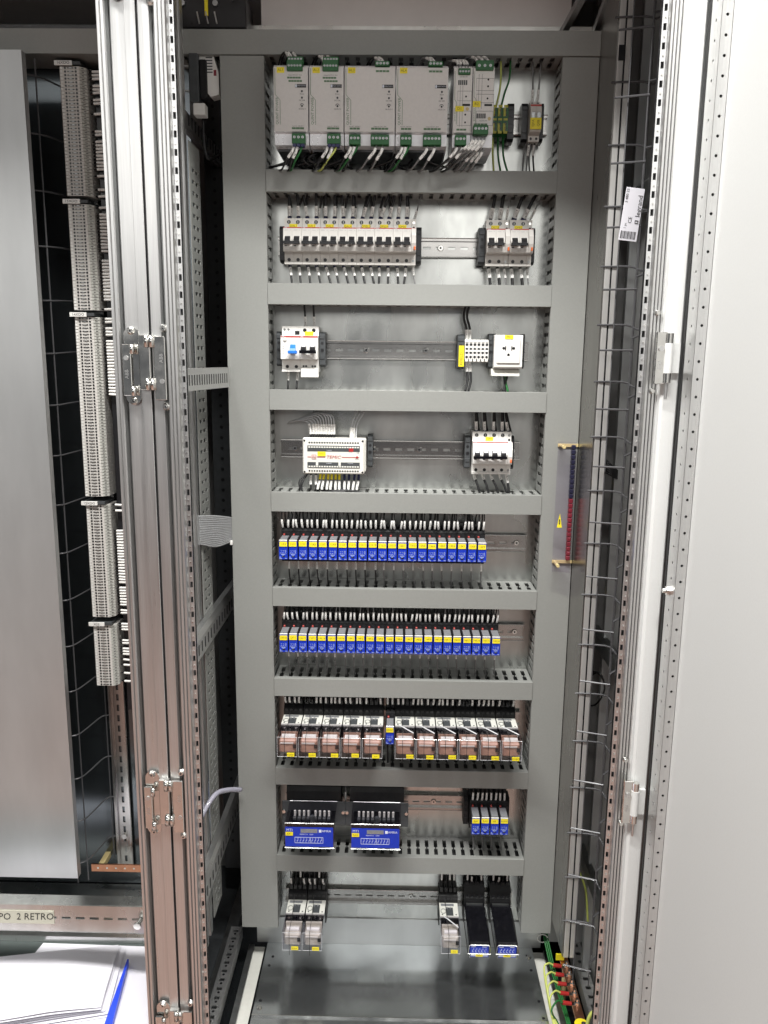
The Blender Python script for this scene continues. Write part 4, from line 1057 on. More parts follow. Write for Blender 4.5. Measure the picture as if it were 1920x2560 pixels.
for k in range(10):
    x = -.2090+.0140+k*.00530
    lean = -.018+.0012*k
    top = 1.385+.002*min(k, 6)
    wire([(x, -.050, RZ[3]+.0265), (x, -.052, 1.366), (x-.001-(.002 if k == 0 else 0), -.052, top), (x-.009+lean*.3, -.046, top+.0105-abs(k-6)*.0006), (x-.022+lean, -.030, top+.004+.0006*k), (x-.028+lean*1.3, -.012, top-.002)], .0014, 'wire_white', 'white lead arching from the top left of the ivory transducer', 'white leads above the transducer', (.0085, .0285), (.0085, 'black'), srad=.0026)
for k in range(3):
    x = -.2090+.0958+k*.0052
    wire([(x, -.050, RZ[3]+.0265), (x, -.051, 1.366), (x+.002, -.050, 1.386), (x+.008+k*.002, -.044, 1.404), (x+.013+k*.003, -.036, 1.417)], .0014, 'wire_white', 'white lead curving up from the top right of the ivory transducer', 'white leads right of the arching ones', (.002, .022) if k < 2 else None, None, srad=.0026)
for k in range(12):
    x = -.2090+.0140+(.0, .0105, .0200, .0270, .0360, .0430, .0510, .0585, .0690, .0785, .0895, .0985)[k]
    col = 'wire_black' if k < 2 else 'yellow' if k < 8 else 'dark_blue'
    dx = (-.0005, 0, -.006, -.004, -.003, -.0025, .0, .0005, .0005, -.001, -.003, -.004)[k]
    wire([(x, -.050, RZ[3]-.0435), (x+dx*.1, -.054, 1.279), (x+dx*.4, -.057, 1.268), (x+dx, -.058, 1.252), (x+dx*1.3+(-.014 if k < 2 else .004), -.050, 1.240)], .0017, 'wire_black', 'black marked lead with %s ferrule below the ivory transducer' % ('black' if k < 2 else 'yellow' if k < 8 else 'blue'), 'leads below the transducer', (.018, .036) if k > 1 else (.007, .026), (.0155, col), srad=.0027)
for k in range(3):
    wire([(-.199+k*.003, -.050, 1.288), (-.207-.004*k, -.060, 1.275), (-.2125-.002*k, -.066, 1.258), (-.206+.003*k, -.066, 1.243), (-.190+.01*k, -.058, 1.240), (-.150+.02*k, -.052, 1.243)], .0016, 'wire_black', 'black lead looping out at the lower left corner of the ivory transducer', 'looping leads by the transducer')
for k in range(5):
    rear([(-.190+.004*k, -.048, 1.244), (-.160, -.062+.003*k, 1.246+.002*k), (-.120, -.060, 1.2465+.0015*k), (-.090+.01*k, -.050, 1.240)], .0018, 'wire_black', 'black cable lying across the duct top under the ivory transducer', 'u')
# rows 5, 6: relay leads
for row, xs0, pitch, n, zr, ztop, zlow in ((4, -.2462, .02003, 21, RZ[4]+.002, 1.2115, 1.0475), (5, -.2480, .01988, 23, RZ[5]+.003, 1.0115, .8485)):
    nm = 'upper' if row == 4 else 'lower'
    for k in range(n):
        for sx in (-1, 1):
            x = xs0+k*pitch+sx*.0048+U(-.001, .001); dx = U(-.003, .003)
            wire([(x, -.0565, zr+.0345), (x+dx*.5, -.068, zr+.042), (x+dx, -.070, zr+.0575), (x+dx*1.5, -.060, ztop+.008)], .0013, 'wire_grey' if U(0, 1) < .35 else 'wire_black', 'lead with white marker above the %s row of blue relays' % nm, 'leads above the %s relay row' % nm, (.009+U(0, .002), .0275+U(0, .002)), None, srad=.0021)
            rear([(x+U(-.002, .002), -.030, zr+.034), (x+dx+U(-.004, .004), -.026, zr+.055), (x+U(-.006, .006), -.034, ztop+.008)], .0016, 'wire_black', 'plain lead behind the marked ones above the %s relay row' % nm, 'rear'+nm)
        x = xs0+k*pitch+.0035+U(-.0015, .0015); dx = U(.001, .006)
        wire([(x, -.050, zr-.031), (x+.0004, -.056, zr-.048), (x+dx*.4, -.054, zlow+.018), (x+dx, -.050, zlow-.004)], .0012 if row == 5 else .0015, 'wire_black' if (k < 10 and row == 4) else 'wire_grey', 'lead with white marker below the %s row of blue relays' % nm, 'leads below the %s relay row' % nm, (.002, .022) if row == 4 else (.002, .018), None, srad=.0020)
# row 7
for k in range(11):
    xc = -.2365+k*.0437 if k < 5 else .0053+(k-5)*.0436
    for p in range(4):
        x = xc-.0152+p*.0101+U(-.002, .002); dx = U(-.002, .002)
        mk = not (k == 1 and p < 2) and not (k == 4 and 0 < p < 3) and not (k == 8 and p in (1, 2)) and not (k == 10 and p in (1, 2)) and not (k == 5 and p == 2)
        wire([(x, -.044, RZ[6]+.050), (x+dx*.5, -.062, RZ[6]+.058), (x+dx, -.064, .812), (x+dx, -.060, .818)], .0014, 'wire_black', 'lead with white marker above the clear power relays', 'leads above the clear power relays', (.013, .032) if mk else None, None, srad=.0021)
    for p in range(2):
        x = xc-.008+p*.014+U(-.003, .003)
        rear([(x, -.035, RZ[6]-.038), (x+.002, -.040, .665), (x+.006, -.046, .642)], .0015, 'wire_grey', 'thin lead under the clear power relays entering the slotted duct', 'rear7')
for p in range(2):
    x = -.0262-.005+p*.0105
    wire([(x, -.046, RZ[6]+.038), (x-.001, -.046, RZ[6]+.055), (x, -.044, .818)], .0014, 'wire_black', 'lead with white marker above the small blue relay among the clear ones', 'leads above the single blue relay', (.010, .031), None, srad=.0021)
    wire([(x, -.040, RZ[6]-.030), (x, -.044, .67), (x+.001, -.048, .640)], .0020, 'wire_black', 'black lead below the small blue relay among the clear ones', 'leads below the single blue relay')
# row 8
for xc in (-.1930, -.0535):
    for p in range(4):
        x = xc-.0300+p*.0115+U(-.001, .001)
        wire([(x, -.036, RZ[7]+.072), (x, -.052, RZ[7]+.074), (x+U(-.003, .003), -.060, .6125)], .0014, 'wire_black', 'lead with white marker above the two wide blue relays', 'leads above the wide relays', (.016, .032), None, srad=.0021)
wire([(-.1235, -.036, .515), (-.1235, -.038, .56), (-.1230, -.038, .614)], .0014, 'wire_grey', 'pale upright lead between the two wide blue relays', None, (.0, .052), None, srad=.0020)
for k in range(4):
    for sx in (-1, 1):
        x = .1612+k*.0203+sx*.0048; dx = U(-.003, .003)
        wire([(x, -.0565, RZ[7]+.038), (x+dx*.5, -.068, RZ[7]+.048), (x+dx, -.068, .610), (x+dx, -.06, .616)], .0014, 'wire_black', 'lead with white marker above the four blue relays in the short row', 'leads above the short relay row', (.009+U(0, .004), .030), None, srad=.0021)
    x = .1612+k*.0203
    rear([(x, -.036, RZ[7]-.030), (x+.001, -.040, .47), (x+.006, -.046, .434)], .0013, 'wire_grey', 'lead below the four blue relays in the short row', 'short')
# row 9
for xc, ps in ((-.2320, (0, 3)), (-.1880, (0, 1, 3)), (.1110, ())):
    for p in range(4):
        x = xc-.0152+p*.0101
        near = p in ps
        wire([(x, -.040, RZ[8]+.052), (x+U(-.002, .002), -.046 if near else -.036, RZ[8]+.07), (x+U(-.003, .003), -.040, .404)], .0014, 'wire_black', 'lead with white marker above the pale clear relays on the bottom rail', 'leads above the pale relays', (.0, .020) if near else (.016, .036) if p % 2 == 0 or xc > 0 and p == 3 else None, None, srad=.0021)
for xc in (.1700, .2290):
    for p in range(4):
        x = xc-.0165+p*.011
        wire([(x, -.036, RZ[8]+.064), (x+U(-.002, .002), -.044, RZ[8]+.08), (x+U(-.003, .003), -.040, .404)], .0014, 'wire_black', 'lead with white marker above the long black relays', 'leads above the long black relays', (.0, .021) if p == 1 else (.012, .032) if p in (0, 3) else None, None, srad=.0021)
    for k in range(10): rear([(xc-.02+k*.0044, -.028, RZ[8]+.060), (xc-.02+k*.0044+U(-.003, .003), -.026, .40)], .0024, 'wire_black', 'plain lead behind the long black relays', 'rear9')
# row 1: leads above the supplies and harness below
def top_leads(xs, n_label, z0=2.020, y=-.118, side=-1, mat_='wire_black', grp=None, lift=.022):
    for k, x in enumerate(xs):
        wire([(x, y, z0), (x+side*.004, y+.002, z0+.014), (x+side*.011, y+.012, z0+lift), (x+side*.022, y+.04, z0+lift+.006), (x+side*.034, -.045, z0+lift-.004)], .0016, mat_, n_label, grp, (.010, .030), None, srad=.0024)
top_leads((-.2185, -.2140, -.2060), 'dark lead with white marker bending back above the supply tagged AL1', 2.030, grp='leads above supply AL1', lift=.026)
top_leads((-.1580, -.1530, -.1435), 'dark lead with white marker bending back above the supply tagged AL2', 2.028, grp='leads above supply AL2')
top_leads((-.0570, -.0510), 'dark lead with white marker bending back above the supply tagged AL3', 2.026, grp='leads above supply AL3')
top_leads((.0350, .0410), 'dark lead with white marker bending back above the supply tagged AL4', 2.026, grp='leads above supply AL4', mat_='wire_grey')
top_leads((.0830, .0880, .0945, .0995), 'grey lead with white marker above the module tagged D1', 2.024, grp='leads above module D1', mat_='wire_grey', lift=.020)
top_leads((.1170, .1270, .1370), 'grey lead with white marker above the module tagged R2', 2.028, grp='leads above module R2', mat_='wire_grey')
def low_leads(xs, z0, y, label, grp, mats, sweep=-.035, ends=1.868, slv=(.004, .025)):
    for k, x in enumerate(xs):
        mt = mats[k]
        sw = sweep*(1-.25*k/max(1, len(xs)-1))
        wire([(x, y, z0), (x+sw*.12, y-.002, z0-.012), (x+sw*.45, y+.004, z0-.026), (x+sw*.8, y+.03, z0-.036), (x+sw*1.3, -.050, ends)], .0019, mt, label, grp if mt != 'wire_green' and mt != 'wire_yellowgreen' else None, slv if mt not in ('wire_green', 'wire_yellowgreen') else None, None, srad=.0027)
B_ = 'wire_black'; G_ = 'wire_grey'
zc = 1.896
low_leads((-.2130, -.2065), zc, -.126, 'black lead with white marker hanging from supply AL1', 'leads below supply AL1', (B_, B_)); low_leads((-.1985,), zc, -.126, 'green earth lead sweeping down from supply AL1', None, ('wire_green',), -.030)
low_leads((-.1515, -.1435), zc, -.126, 'black lead with white marker hanging from supply AL2', 'leads below supply AL2', (B_, B_)); low_leads((-.1360,), zc, -.126, 'yellow-green earth lead sweeping down from supply AL2', None, ('wire_yellowgreen',), -.040)
low_leads((-.1095, -.1035), zc, -.126, 'black lead with white marker hanging from supply AL3', 'leads below supply AL3', (B_, B_)); low_leads((-.0975,), zc, -.126, 'green earth lead sweeping down from supply AL3', None, ('wire_green',), -.045)
low_leads((-.0640, -.0520), zc, -.126, 'grey lead with white marker sweeping left under supply AL3', 'grey leads under supply AL3', (G_, G_), -.040, slv=(.006, .028))
low_leads((-.0165, -.0105), zc, -.126, 'black lead with white marker hanging from supply AL4', 'leads below supply AL4', (B_, B_)); low_leads((-.0050,), zc, -.126, 'green earth lead sweeping down from supply AL4', None, ('wire_green',), -.040)
low_leads((.0290, .0420), zc, -.126, 'grey lead with white marker sweeping left under supply AL4', 'grey leads under supply AL4', (G_, G_), -.040, slv=(.006, .028))
low_leads((.0830, .0920), zc, -.126, 'lead with white marker sweeping left under the module tagged D1', 'leads below module D1', (B_, B_), -.050)
low_leads((.1130, .1192, .1254, .1316), 1.910, -.134, 'grey lead with white marker sweeping left under the module tagged R2', 'leads below module R2', (G_, G_, G_, G_), -.060, 1.866, (.008, .030))
low_leads((.1160, .1240, .1310), 1.898, -.118, 'grey lead behind the marked ones under the module tagged R2', 'rear leads below module R2', (G_, G_, G_), -.040, 1.866, (.012, .032))
for k in range(26):
    xa_ = U(-.235, .06); y_ = U(-.095, -.045)
    rear([(xa_, y_, 1.892), (xa_+U(-.02, .02), y_-.008, 1.878), (xa_+U(-.05, .03), y_+.002, 1.867+U(0, .004))], .0022, B_, 'black lead bunched under the power supplies', 'bunch')
for k, (dx, mt) in enumerate(((0, 'wire_yellowgreen'), (.010, 'wire_green'), (.020, 'wire_green'))):
    x = .1550+dx
    wire([(x, -.036, RZ[0]-.028), (x+.001, -.040, 1.90), (x+.004+.004*k, -.046, 1.862)], .0019, mt, ('yellow-green' if k == 0 else 'green')+' earth lead hanging from the green terminals', 'earth leads below the green terminals' if k else None)
for k, (dx, mt) in enumerate(((.003, 'wire_yellowgreen'), (.013, 'wire_green'))):
    x = .1550+dx
    wire([(x, -.036, RZ[0]+.020), (x+.006, -.040, 2.010), (x+.008+.006*k, -.040, 2.035), (x+.006+.008*k, -.050, 2.064)], .0019, mt, ('yellow-green' if k == 0 else 'green')+' earth lead rising from the green terminals', None)
for k in range(2):
    x = .2252+k*.0104
    wire([(x, -.036, RZ[0]+.028), (x+.002, -.040, 2.012), (x-.002+.006*k, -.044, 2.066)], .0017, G_, 'grey lead with white marker rising from the slim fuse block', 'leads above the fuse block', (.006, .026), None, srad=.0025)
    wire([(x, -.036, RZ[0]-.038), (x-.003, -.040, 1.90), (x-.006+.006*k, -.046, 1.862)], .0017, B_ if k else G_, 'lead with white marker hanging from the slim fuse block', 'leads below the fuse block', (.006, .026), None, srad=.0025)
    rear([(x-.004, -.030, RZ[0]-.034), (x-.010, -.036, 1.90), (x-.012+.004*k, -.044, 1.862)], .0017, G_, 'plain grey lead behind the slim fuse block', 'fr')
for (key, lab, mt), mb in STUFF.items():
    o = mb.build('rear_wires', mt, None, True); o['kind'] = 'stuff'; tag(o, lab.replace('plain lead behind', 'plain leads behind').replace('thin lead', 'thin leads').replace('black lead ', 'black leads ').replace('plain grey lead', 'plain grey leads').replace('lead below', 'leads below').replace('black cable', 'black cables'), 'wires')
# ------------------------------------------------------------------ terminal strips of the left cabinet
tr = thing('mounting_rail', 'vertical slotted mounting rail behind the long terminal strips', 'rail', (-.6375, 0, 0), 'slotted mounting rails')
o = place('rail', rail_mesh(.345, 2.06), tr); o.rotation_euler = (0, math.radians(-90), 0)
for z in (.38, 2.0): MB().box(-.012, .012, -.0018, -.0003, z, z+.03).build('spacer', 'zinc_dull', tr)
for z in (.425,):
    MB().cyl((0, -.003, z), (0, -.008, z), .006, 12).build('screw_head', 'bright_metal', tr)
def term_proto():
    t = thing('terminal_block', 'x', 'terminal', (0, 0, 0))
    MB().prism([(-.652, -.060), (-.6165, -.060), (-.606, -.048), (-.606, -.010), (-.655, -.010), (-.655, -.055)], .0001, .0059, 'z').build('block_body', 'mcb', t)
    for x in (-.6425, -.6225):
        MB().cyl((x, -.0599, .003), (x, -.0604, .003), .0021, 10).build('wire_entry', 'black', t)
    MB().box(-.6385, -.6265, -.0606, -.0599, .0020, .0040).build('jumper_slot', 'black', t)
    MB().box(-.6350, -.6300, -.0612, -.0606, .0023, .0037).build('jumper_slide', 'zinc_dull', t)
    MB().box(-.6515, -.6475, -.0610, -.0599, .0008, .0052).build('release_lever', 'mcb_white', t)
    mt = MB().prism([(-.6158, -.0604), (-.6068, -.0502), (-.6062, -.0508), (-.6152, -.0610)], .0006, .0054, 'z').build('marker_tile', 'card', t)
    MB().prism([(-.6125, -.0580), (-.6095, -.0546), (-.6093, -.0548), (-.6123, -.0582)], .0024, .0036, 'z').build('print', 'ink', mt)
    return t
tp = term_proto(); first = True; SX = -.0065
STR = [('16XDO', 2.047, 37, 'under the tag 16XDO'), ('15XDO', 1.803, 32, 'under the tag 15XDO'), ('14XDO', 1.592, 58, 'under the tag 14XDO'), ('12XDO', 1.215, 39, 'under the tag 12XDO'), ('XS2', .955, 22, 'under the tag XS2')]
for tg, ztop, n, where in STR:
    h = thing('strip_tag', 'white strip tag reading %s on the terminal rail' % tg, 'tag', (-.652+SX, 0, ztop+.003), 'white tags on the terminal strips')
    MB().box(-.006, .040, -.064, -.010, -.0015, .0040).build('tag_holder', 'dark_grey', h)
    pl = MB().box(-.008, .0255, -.0665, -.0641, -.0035, .0050, .0004).build('tag_plate', 'mcb_white', h)
    text(tg, .0068, 'ink', pl, (.009, -.0668, .0008), sx=1.1)
    for k in range(n):
        z = ztop-.0062*(k+1)
        lab = 'grey terminal block in the vertical strip '+where
        if first: t = tp; t.location = (SX, 0, z); t['label'] = lab; t['group'] = 'terminals '+where; first = False
        else: t = copy_tree_fast(tp, (SX, 0, z), lab, 'terminals '+where)
        p = .55 if tg in ('16XDO', 'XS2') else .85
        if tg == '14XDO' and k > 24: p = 0
        if tg == '12XDO' and 2 < k < 9: p = .15
        if U(0, 1) < p:
            zz = z+.003; dz = U(-.003, .003)
            wire([(-.6135, -.036, zz), (-.604, -.040, zz), (-.580, -.042, zz+dz*.5), (-.545, -.040, zz+dz), (-.515, -.030, zz+dz*3)], .0015, 'wire_black', 'black lead with white marker beside the terminal strip '+where, 'leads of the strip '+where, (.009, .046), None, name='terminal_lead', srad=.0024)
MB().box(-.605, -.52, -.03, -.0005, .75, 2.05).build('harness_board', 'black', tc)
zs = [.36]; z = .40
while z < .80: zs += [z, z+.016]; z += .028
zs.append(.82)
MB().lattice(zs, [-.603, -.597, -.589, -.50], lambda i, j: not (i % 2 == 1 and j == 1), lambda s, t, d: (t, -.0035+d, s), .002).build('slotted_plate', 'copper' if False else 'galv', tc)
# wire mesh tray of the left cabinet
mt_ = thing('wire_mesh_tray', 'bright wire mesh cable tray behind the tall steel cover plate', 'cable tray', (0, 0, 0))
for (x, y) in ((-.712, -.098), (-.693, -.088), (-.664, -.006)): MB().tube([(x, y, .37), (x, y, 2.05)], .0016, 6).build('vertical_wire', 'mesh_wire', mt_)
for k in range(17):
    z = .42+k*.1
    MB().tube(spline([(-.76, -.098, z+.004), (-.712, -.0995, z), (-.693, -.090, z), (-.683, -.06, z+.002), (-.672, -.012, z+.004), (-.655, -.006, z+.006)], 3), .0016, 6).build('cross_wire', 'mesh_wire', mt_)
# ------------------------------------------------------------------ papers on the left shelf
ps = MB()
pts = [(-.757, -.1870), (-.545, -.1905), (-.455, -.195), (-.455, -.44), (-.80, -.44)]
tag(MB().prism(pts, .2887, .2894, 'z').build('paper_sheet', 'paper'), 'large white paper sheet lying flat under the document pile', 'paper')
st = thing('document_pile', 'curling pile of large white drawings on the bottom shelf', 'papers', (0, 0, 0))
for k in range(10):
    sh = U(-.006, .006); sh2 = U(-.004, .004); NX, NY = 18, 10; top = []
    for b_ in range(NY+1):
        for a in range(NX+1):
            u, v = a/NX, b_/NY
            back = Vector((-1.00, -.272)).lerp(Vector((-.578, -.2005)), u); front = Vector((-.98, -.478)).lerp(Vector((-.552, -.375)), u)
            p = front.lerp(back, v)+Vector((sh*.6-.0016*k*u, sh2))
            z = .2897+k*.0030*(.35+.65*(1-v)**.6)*(1-.35*max(0, u-.8)*5)+.0022*math.sin(5*u+2*v+k)*u+.0035*max(0, u-.85)*math.sin(v*9)
            top.append((p.x, p.y, max(z, .2897+.0004*k)))
    n_ = len(top); fs = []
    for b_ in range(NY):
        for a in range(NX):
            q = b_*(NX+1)+a; fs += [(q, q+1, q+NX+2, q+NX+1), (q+n_, q+n_+NX+1, q+n_+NX+2, q+n_+1)]
    ring = [a for a in range(NX+1)]+[(b_+1)*(NX+1)-1 for b_ in range(1, NY+1)]+[NY*(NX+1)+a for a in range(NX-1, -1, -1)]+[b_*(NX+1) for b_ in range(NY-1, 0, -1)]
    for q in range(len(ring)):
        a, b2 = ring[q], ring[(q+1) % len(ring)]; fs.append((a+n_, b2+n_, b2, a))
    MB().add([(x, y, z+.0006) for x, y, z in top]+top, fs).build('drawing_sheet', 'paper', st, False)
tag(MB().prism([(-.5575, -.245), (-.5545, -.245), (-.530, -.42), (-.545, -.42)], .2896, .304, 'z').build('folder', 'folder_blue'), 'thin blue folder edge beside the curling white drawings', 'folder')
# ------------------------------------------------------------------ right side compartment
mr = thing('wire_mesh_tray', 'narrow wire mesh cable tray between the divider bar and the right post', 'cable tray', (0, 0, 0))
for (x, y, z0) in ((.3470, -.268, .30), (.3740, -.285, .30), (.400, -.20, .30)): MB().tube([(x, y, z0), (x, y, 2.2)], .0012, 6).build('vertical_wire', 'mesh_wire', mr)
for k in range(19):
    z = .335+k*.1
    MB().tube([(.325, -.270, z), (.3765, -.287, z)], .0018, 6).build('cross_wire', 'mesh_wire', mr)
    MB().tube(spline([(.335, -.20, z+.045), (.385, -.205, z+.045), (.400, -.215, z+.038), (.400, -.265, z+.03), (.374, -.286, z+.02)], 3), .0018, 6).build('cross_wire', 'mesh_wire', mr)
o = MB().box(-.0155, .0155, -.0004, .0004, -.041, .041, .0003).build('product_tag', 'paper'); o.location = (.358, -.292, 1.752); o.rotation_euler = (.05, math.radians(5), .10)
tag(o, 'white printed product tag hanging tilted on the wire mesh', 'tag')
text('legrand', .0115, 'ink', o, (.0105, -.0007, .014), (math.pi/2, -math.pi/2, 0)); text('3 480 22', .0062, 'ink', o, (-.012, -.0007, .028), (math.pi/2, -math.pi/2, 0)); text('CE', .0085, 'ink', o, (-.001, -.0007, -.0085), (math.pi/2, -math.pi/2, 0)); text('1 pc', .0055, 'ink', o, (-.008, -.0007, -.018), (math.pi/2, -math.pi/2, 0))
MB().tube([(.0075, -.0006, -.0125), (.0125, -.0006, -.0125), (.0125, -.0006, -.0085), (.0075, -.0006, -.0085)], .0007, 4, True).build('emblem', 'ink', o)
for k in range(14): MB().box(-.0135+k*.0019, -.0127+k*.0019+(.0005 if k % 3 == 0 else 0), -.0007, -.0005, -.038, -.026).build('bar_mark', 'ink', o)
MB().box(.405, .4245, -.12, -.105, .2, 2.2).build('side_bar', 'cover_steel', cab)
MB().box(.3430, .4245, -.04, -.036, .2, 2.2).build('rear_sheet', 'grey_sheet', cab)
for (z0, z1) in ((1.78, 1.83), (.93, .97), (.42, .46)):
    MB().prism([(.400, z0), (.41, z0), (.41, z1), (.400, z1-.01)], -.40, -.05, 'y').build('depth_beam', 'zinc_dull', cab)
rt = thing('rear_terminal_strip', 'grey stacked contact strip behind the wire mesh', 'terminal', (0, 0, 0))
MB().box(.376, .390, -.060, -.0405, 1.05, 1.28).build('strip_base', 'dark_grey', rt)
for k in range(16): MB().box(.3745, .386, -.078, -.0605, 1.062+k*.013, 1.0725+k*.013, .001).build('contact_rib', 'zinc_dull', rt)
for z in (1.275, 1.05): MB().box(.372, .392, -.080, -.0606, z-.004, z+.004).build('end_cap', 'brass_tag', rt)
for k in range(6):
    wire([(.380, -.078, 1.30+k*.006), (.375, -.10, 1.31+k*.006), (.392, -.13, 1.302+k*.004), (.410, -.12, 1.292+k*.003)], .0022, 'wire_black', 'black lead with white marker crossing behind the wire mesh', 'leads behind the wire mesh', (.004, .022) if k % 2 == 0 else None, None, name='mesh_lead')
for k in range(3):
    wire([(.37, -.06, .86-k*.02), (.39, -.14, .90), (.405, -.15, .87), (.395, -.12, .82), (.37, -.06, .80)], .0018, 'wire_black', 'black lead looping behind the lower wire mesh', 'looping leads behind the mesh', name='mesh_lead')
# clear terminal cover on the right-hand tall duct
cc = thing('terminal_cover', 'lilac clear terminal cover with red and blue ribs on the tall duct', 'cover', (0, 0, 0))
MB().prism([(.2950, -.108), (.3295, -.116), (.3298, -.1145), (.2953, -.1065)], 1.100, 1.362, 'z').build('clear_sheet', 'clear_lilac', cc)
o = MB().prism([(-.004, -.014), (.006, -.014), (.001, .014)], -.0004, .0004, 'y').build('warning_mark', 'yellow', cc); o.location = (.304, -.1112, 1.205)
MB().box(-.0002, .0016, -.0012, -.0005, -.007, .003).build('print', 'ink', o)
for z in (1.352, 1.114):
    MB().cyl((.305, -.0805, z), (.305, -.120, z), .0032, 8).build('spacer_post', 'brass_tag', cc); MB().box(.300, .340, -.0835, -.0805, z-.003, z+.003).build('support_bar', 'brass_tag', cc)
for k in range(24):
    z = 1.119+k*.0098
    MB().box(.3262, .3340, -.092, -.0806, z, z+.0086, .0012).build('terminal_rib', 'lamp_red' if k < 13 else 'navy', cc)
# earth bar with lugs
eb = thing('earth_bar', 'copper earth bar with red lugs and yellow earth labels at the bottom', 'busbar', (0, 0, 0))
MB().box(.358, .376, -.33, -.10, .205, .210).build('bar', 'copper', eb)
for y in (-.12, -.30): MB().cyl((.367, y, .1045), (.367, y, .205), .006, 10).build('standoff', 'brass_tag', eb)
for k in range(5):
    y = -.130-k*.026
    MB().cyl((.368, y, .210), (.368, y, .217), .0052, 6).cyl((.368, y, .217), (.368, y, .224), .0028, 8).build('lug_bolt', 'bright_metal', eb)
    MB().box(.352, .372, y-.0042, y+.0042, .2105, .2122).build('lug_blade', 'bright_metal', eb)
    MB().cyl((.356, y, .2125), (.338, y-.001, .2155), .0042, 10).build('lug_sleeve', 'red', eb)
    wire([(.340, y-.001, .2152), (.326, y-.004, .222), (.315-.001*k, y-.022, .214), (.318+.002*k, -.262+.004*k, .180), (.338+.003*k, -.305, .165)], .0020, 'wire_green' if k == 4 else 'wire_yellowgreen', ('green' if k == 4 else 'yellow-green')+' earth lead looping from a red lug on the copper bar', None if k == 4 else 'earth leads on the red lugs')
MB().box(.348, .366, -.112, -.108, .212, .226).build('earth_label', 'yellow', eb)
MB().cyl((.366, -.300, .2105), (.366, -.300, .219), .0085, 6).cyl((.366, -.300, .219), (.366, -.300, .228), .005, 10).build('main_bolt', 'bright_metal', eb)
MB().cyl((.366, -.284, .2106), (.366, -.284, .2116), .014, 20).build('earth_label', 'yellow', eb)
for k in range(3):
    wire([(.327+.0032*k, -.012, .29), (.330+.0036*k, -.05, .232+.002*k), (.338+.0034*k, -.13, .192+.002*k), (.350+.003*k, -.24, .166), (.354+.003*k, -.33, .160)], .0017, 'wire_green', 'green earth conductor in the bundle running along the floor edge', 'bundled green earth conductors')
o = MB().tube([(.3265+.012*math.cos(a), -.062, .226+.010*math.sin(a)) for a in [k*math.pi/6 for k in range(12)]], .0012, 5, True).build('cable_tie', 'mcb_white'); tag(o, 'white cable tie round the green earth bundle', 'cable tie')
wire([(.3545, -.360, .220), (.3555, -.360, .275), (.3600, -.360, .3020), (.3710, -.360, .3120), (.3860, -.360, .3040), (.4000, -.360, .285), (.410, -.36, .25)], .0036, 'wire_yellowgreen', 'thick yellow-green earth cable arching beside the copper bar', None, name='earth_cable', n=10)
wire([(.392, -.10, .42), (.402, -.12, .39), (.405, -.14, .33)], .0024, 'wire_yellowgreen', 'yellow-green lead behind the lower wire mesh', None, name='earth_cable')
# ------------------------------------------------------------------ left gap: cables, hose, rear devices
for k in range(17):
    z = 1.210-k*.0034
    wire([(-.432, -.17, z), (-.405, -.15, z+.001), (-.378, -.12, z-.004-.0004*k), (-.352, -.07, z-.018+.0006*k), (-.335, -.03, z-.03+.001*k)], .0022, 'cable_grey', 'grey control cable crossing from the door post to the tall duct', 'grey cables crossing to the tall duct', name='control_cable')
o = MB().box(-.3575, -.3525, -.0880, -.0815, 1.140, 1.149, .001).build('cable_tie', 'mcb_white'); tag(o, 'white cable tie head on the grey cable bunch', 'cable tie')
HOSEPTS = [(-.408, -.215, .585), (-.4045, -.20, .604), (-.386, -.165, .628), (-.368, -.135, .622), (-.345, -.098, .602)]
o = MB().tube(spline(HOSEPTS, 6), .0062, 10).build('spiral_hose', 'clear_lilac', None, True); tag(o, 'clear spiral hose arching in the gap beside the tall duct', 'hose')
MB().tube(spline(HOSEPTS, 6), .0050, 8).build('inner_cable', 'pale_core', o, True)
rd = thing('side_device', 'small white and dark grey rail device high in the gap beside the tall duct', 'device', (-.404, -.075, 2.024))
MB().box(-.008, .010, -.008, .02, -.045, .040, .002).build('device_base', 'dark_grey', rd)
MB().box(.0102, .024, -.004, .02, -.038, .030, .002).build('device_block', 'socket', rd)
MB().prism([(.008, .042), (.036, .038), (.045, .010), (.045, -.028), (.030, -.032), (.008, -.010)], .004, .03, 'y').build('device_case', 'mcb_white', rd)
MB().box(-.002, .020, -.006, .018, -.066, -.0455, .001).build('lower_block', 'mcb_white', rd)
for k in range(6): MB().box(.022, .034, .0034, .0039, .034-k*.005, .036-k*.005).build('vent_slit', 'dark_grey', rd)
MB().box(.036, .041, .0034, .0039, .004, .014).build('status_mark', 'lamp_red', rd)
wire([(-.394, -.052, 1.960), (-.394, -.054, 1.93), (-.392, -.055, 1.905), (-.386, -.05, 1.888), (-.362, -.03, 1.905)], .0032, 'wire_black', 'black cable hanging under the side device in the gap', None, name='device_cable')
MB().box(-.046, -.0085, -.006, -.002, .016, .019).build('bracket_arm', 'zinc', rd)
MB().box(-.046, -.0085, -.006, -.002, -.026, -.023).build('bracket_arm', 'zinc', rd)
tf = thing('roof_device', 'black device with yellow strip above the highest duct', 'device', (-.36, -.045, 2.107))
MB().box(-.08, .055, -.03, .04, .0, .055, .002).build('device_case', 'black', tf)
MB().box(-.02, -.014, -.033, -.0305, .02, .055).build('yellow_strip', 'yellow', tf)
for k in range(3): MB().cyl((-.03+k*.016, -.034, .006), (-.034+k*.016, -.034, .026), .0014, 6).build('metal_pin', 'zinc', tf)
for x in (-.06, .0): MB().cyl((x, -.0305, .04), (x, -.036, .04), .005, 10).build('case_bolt', 'zinc_dull', tf)
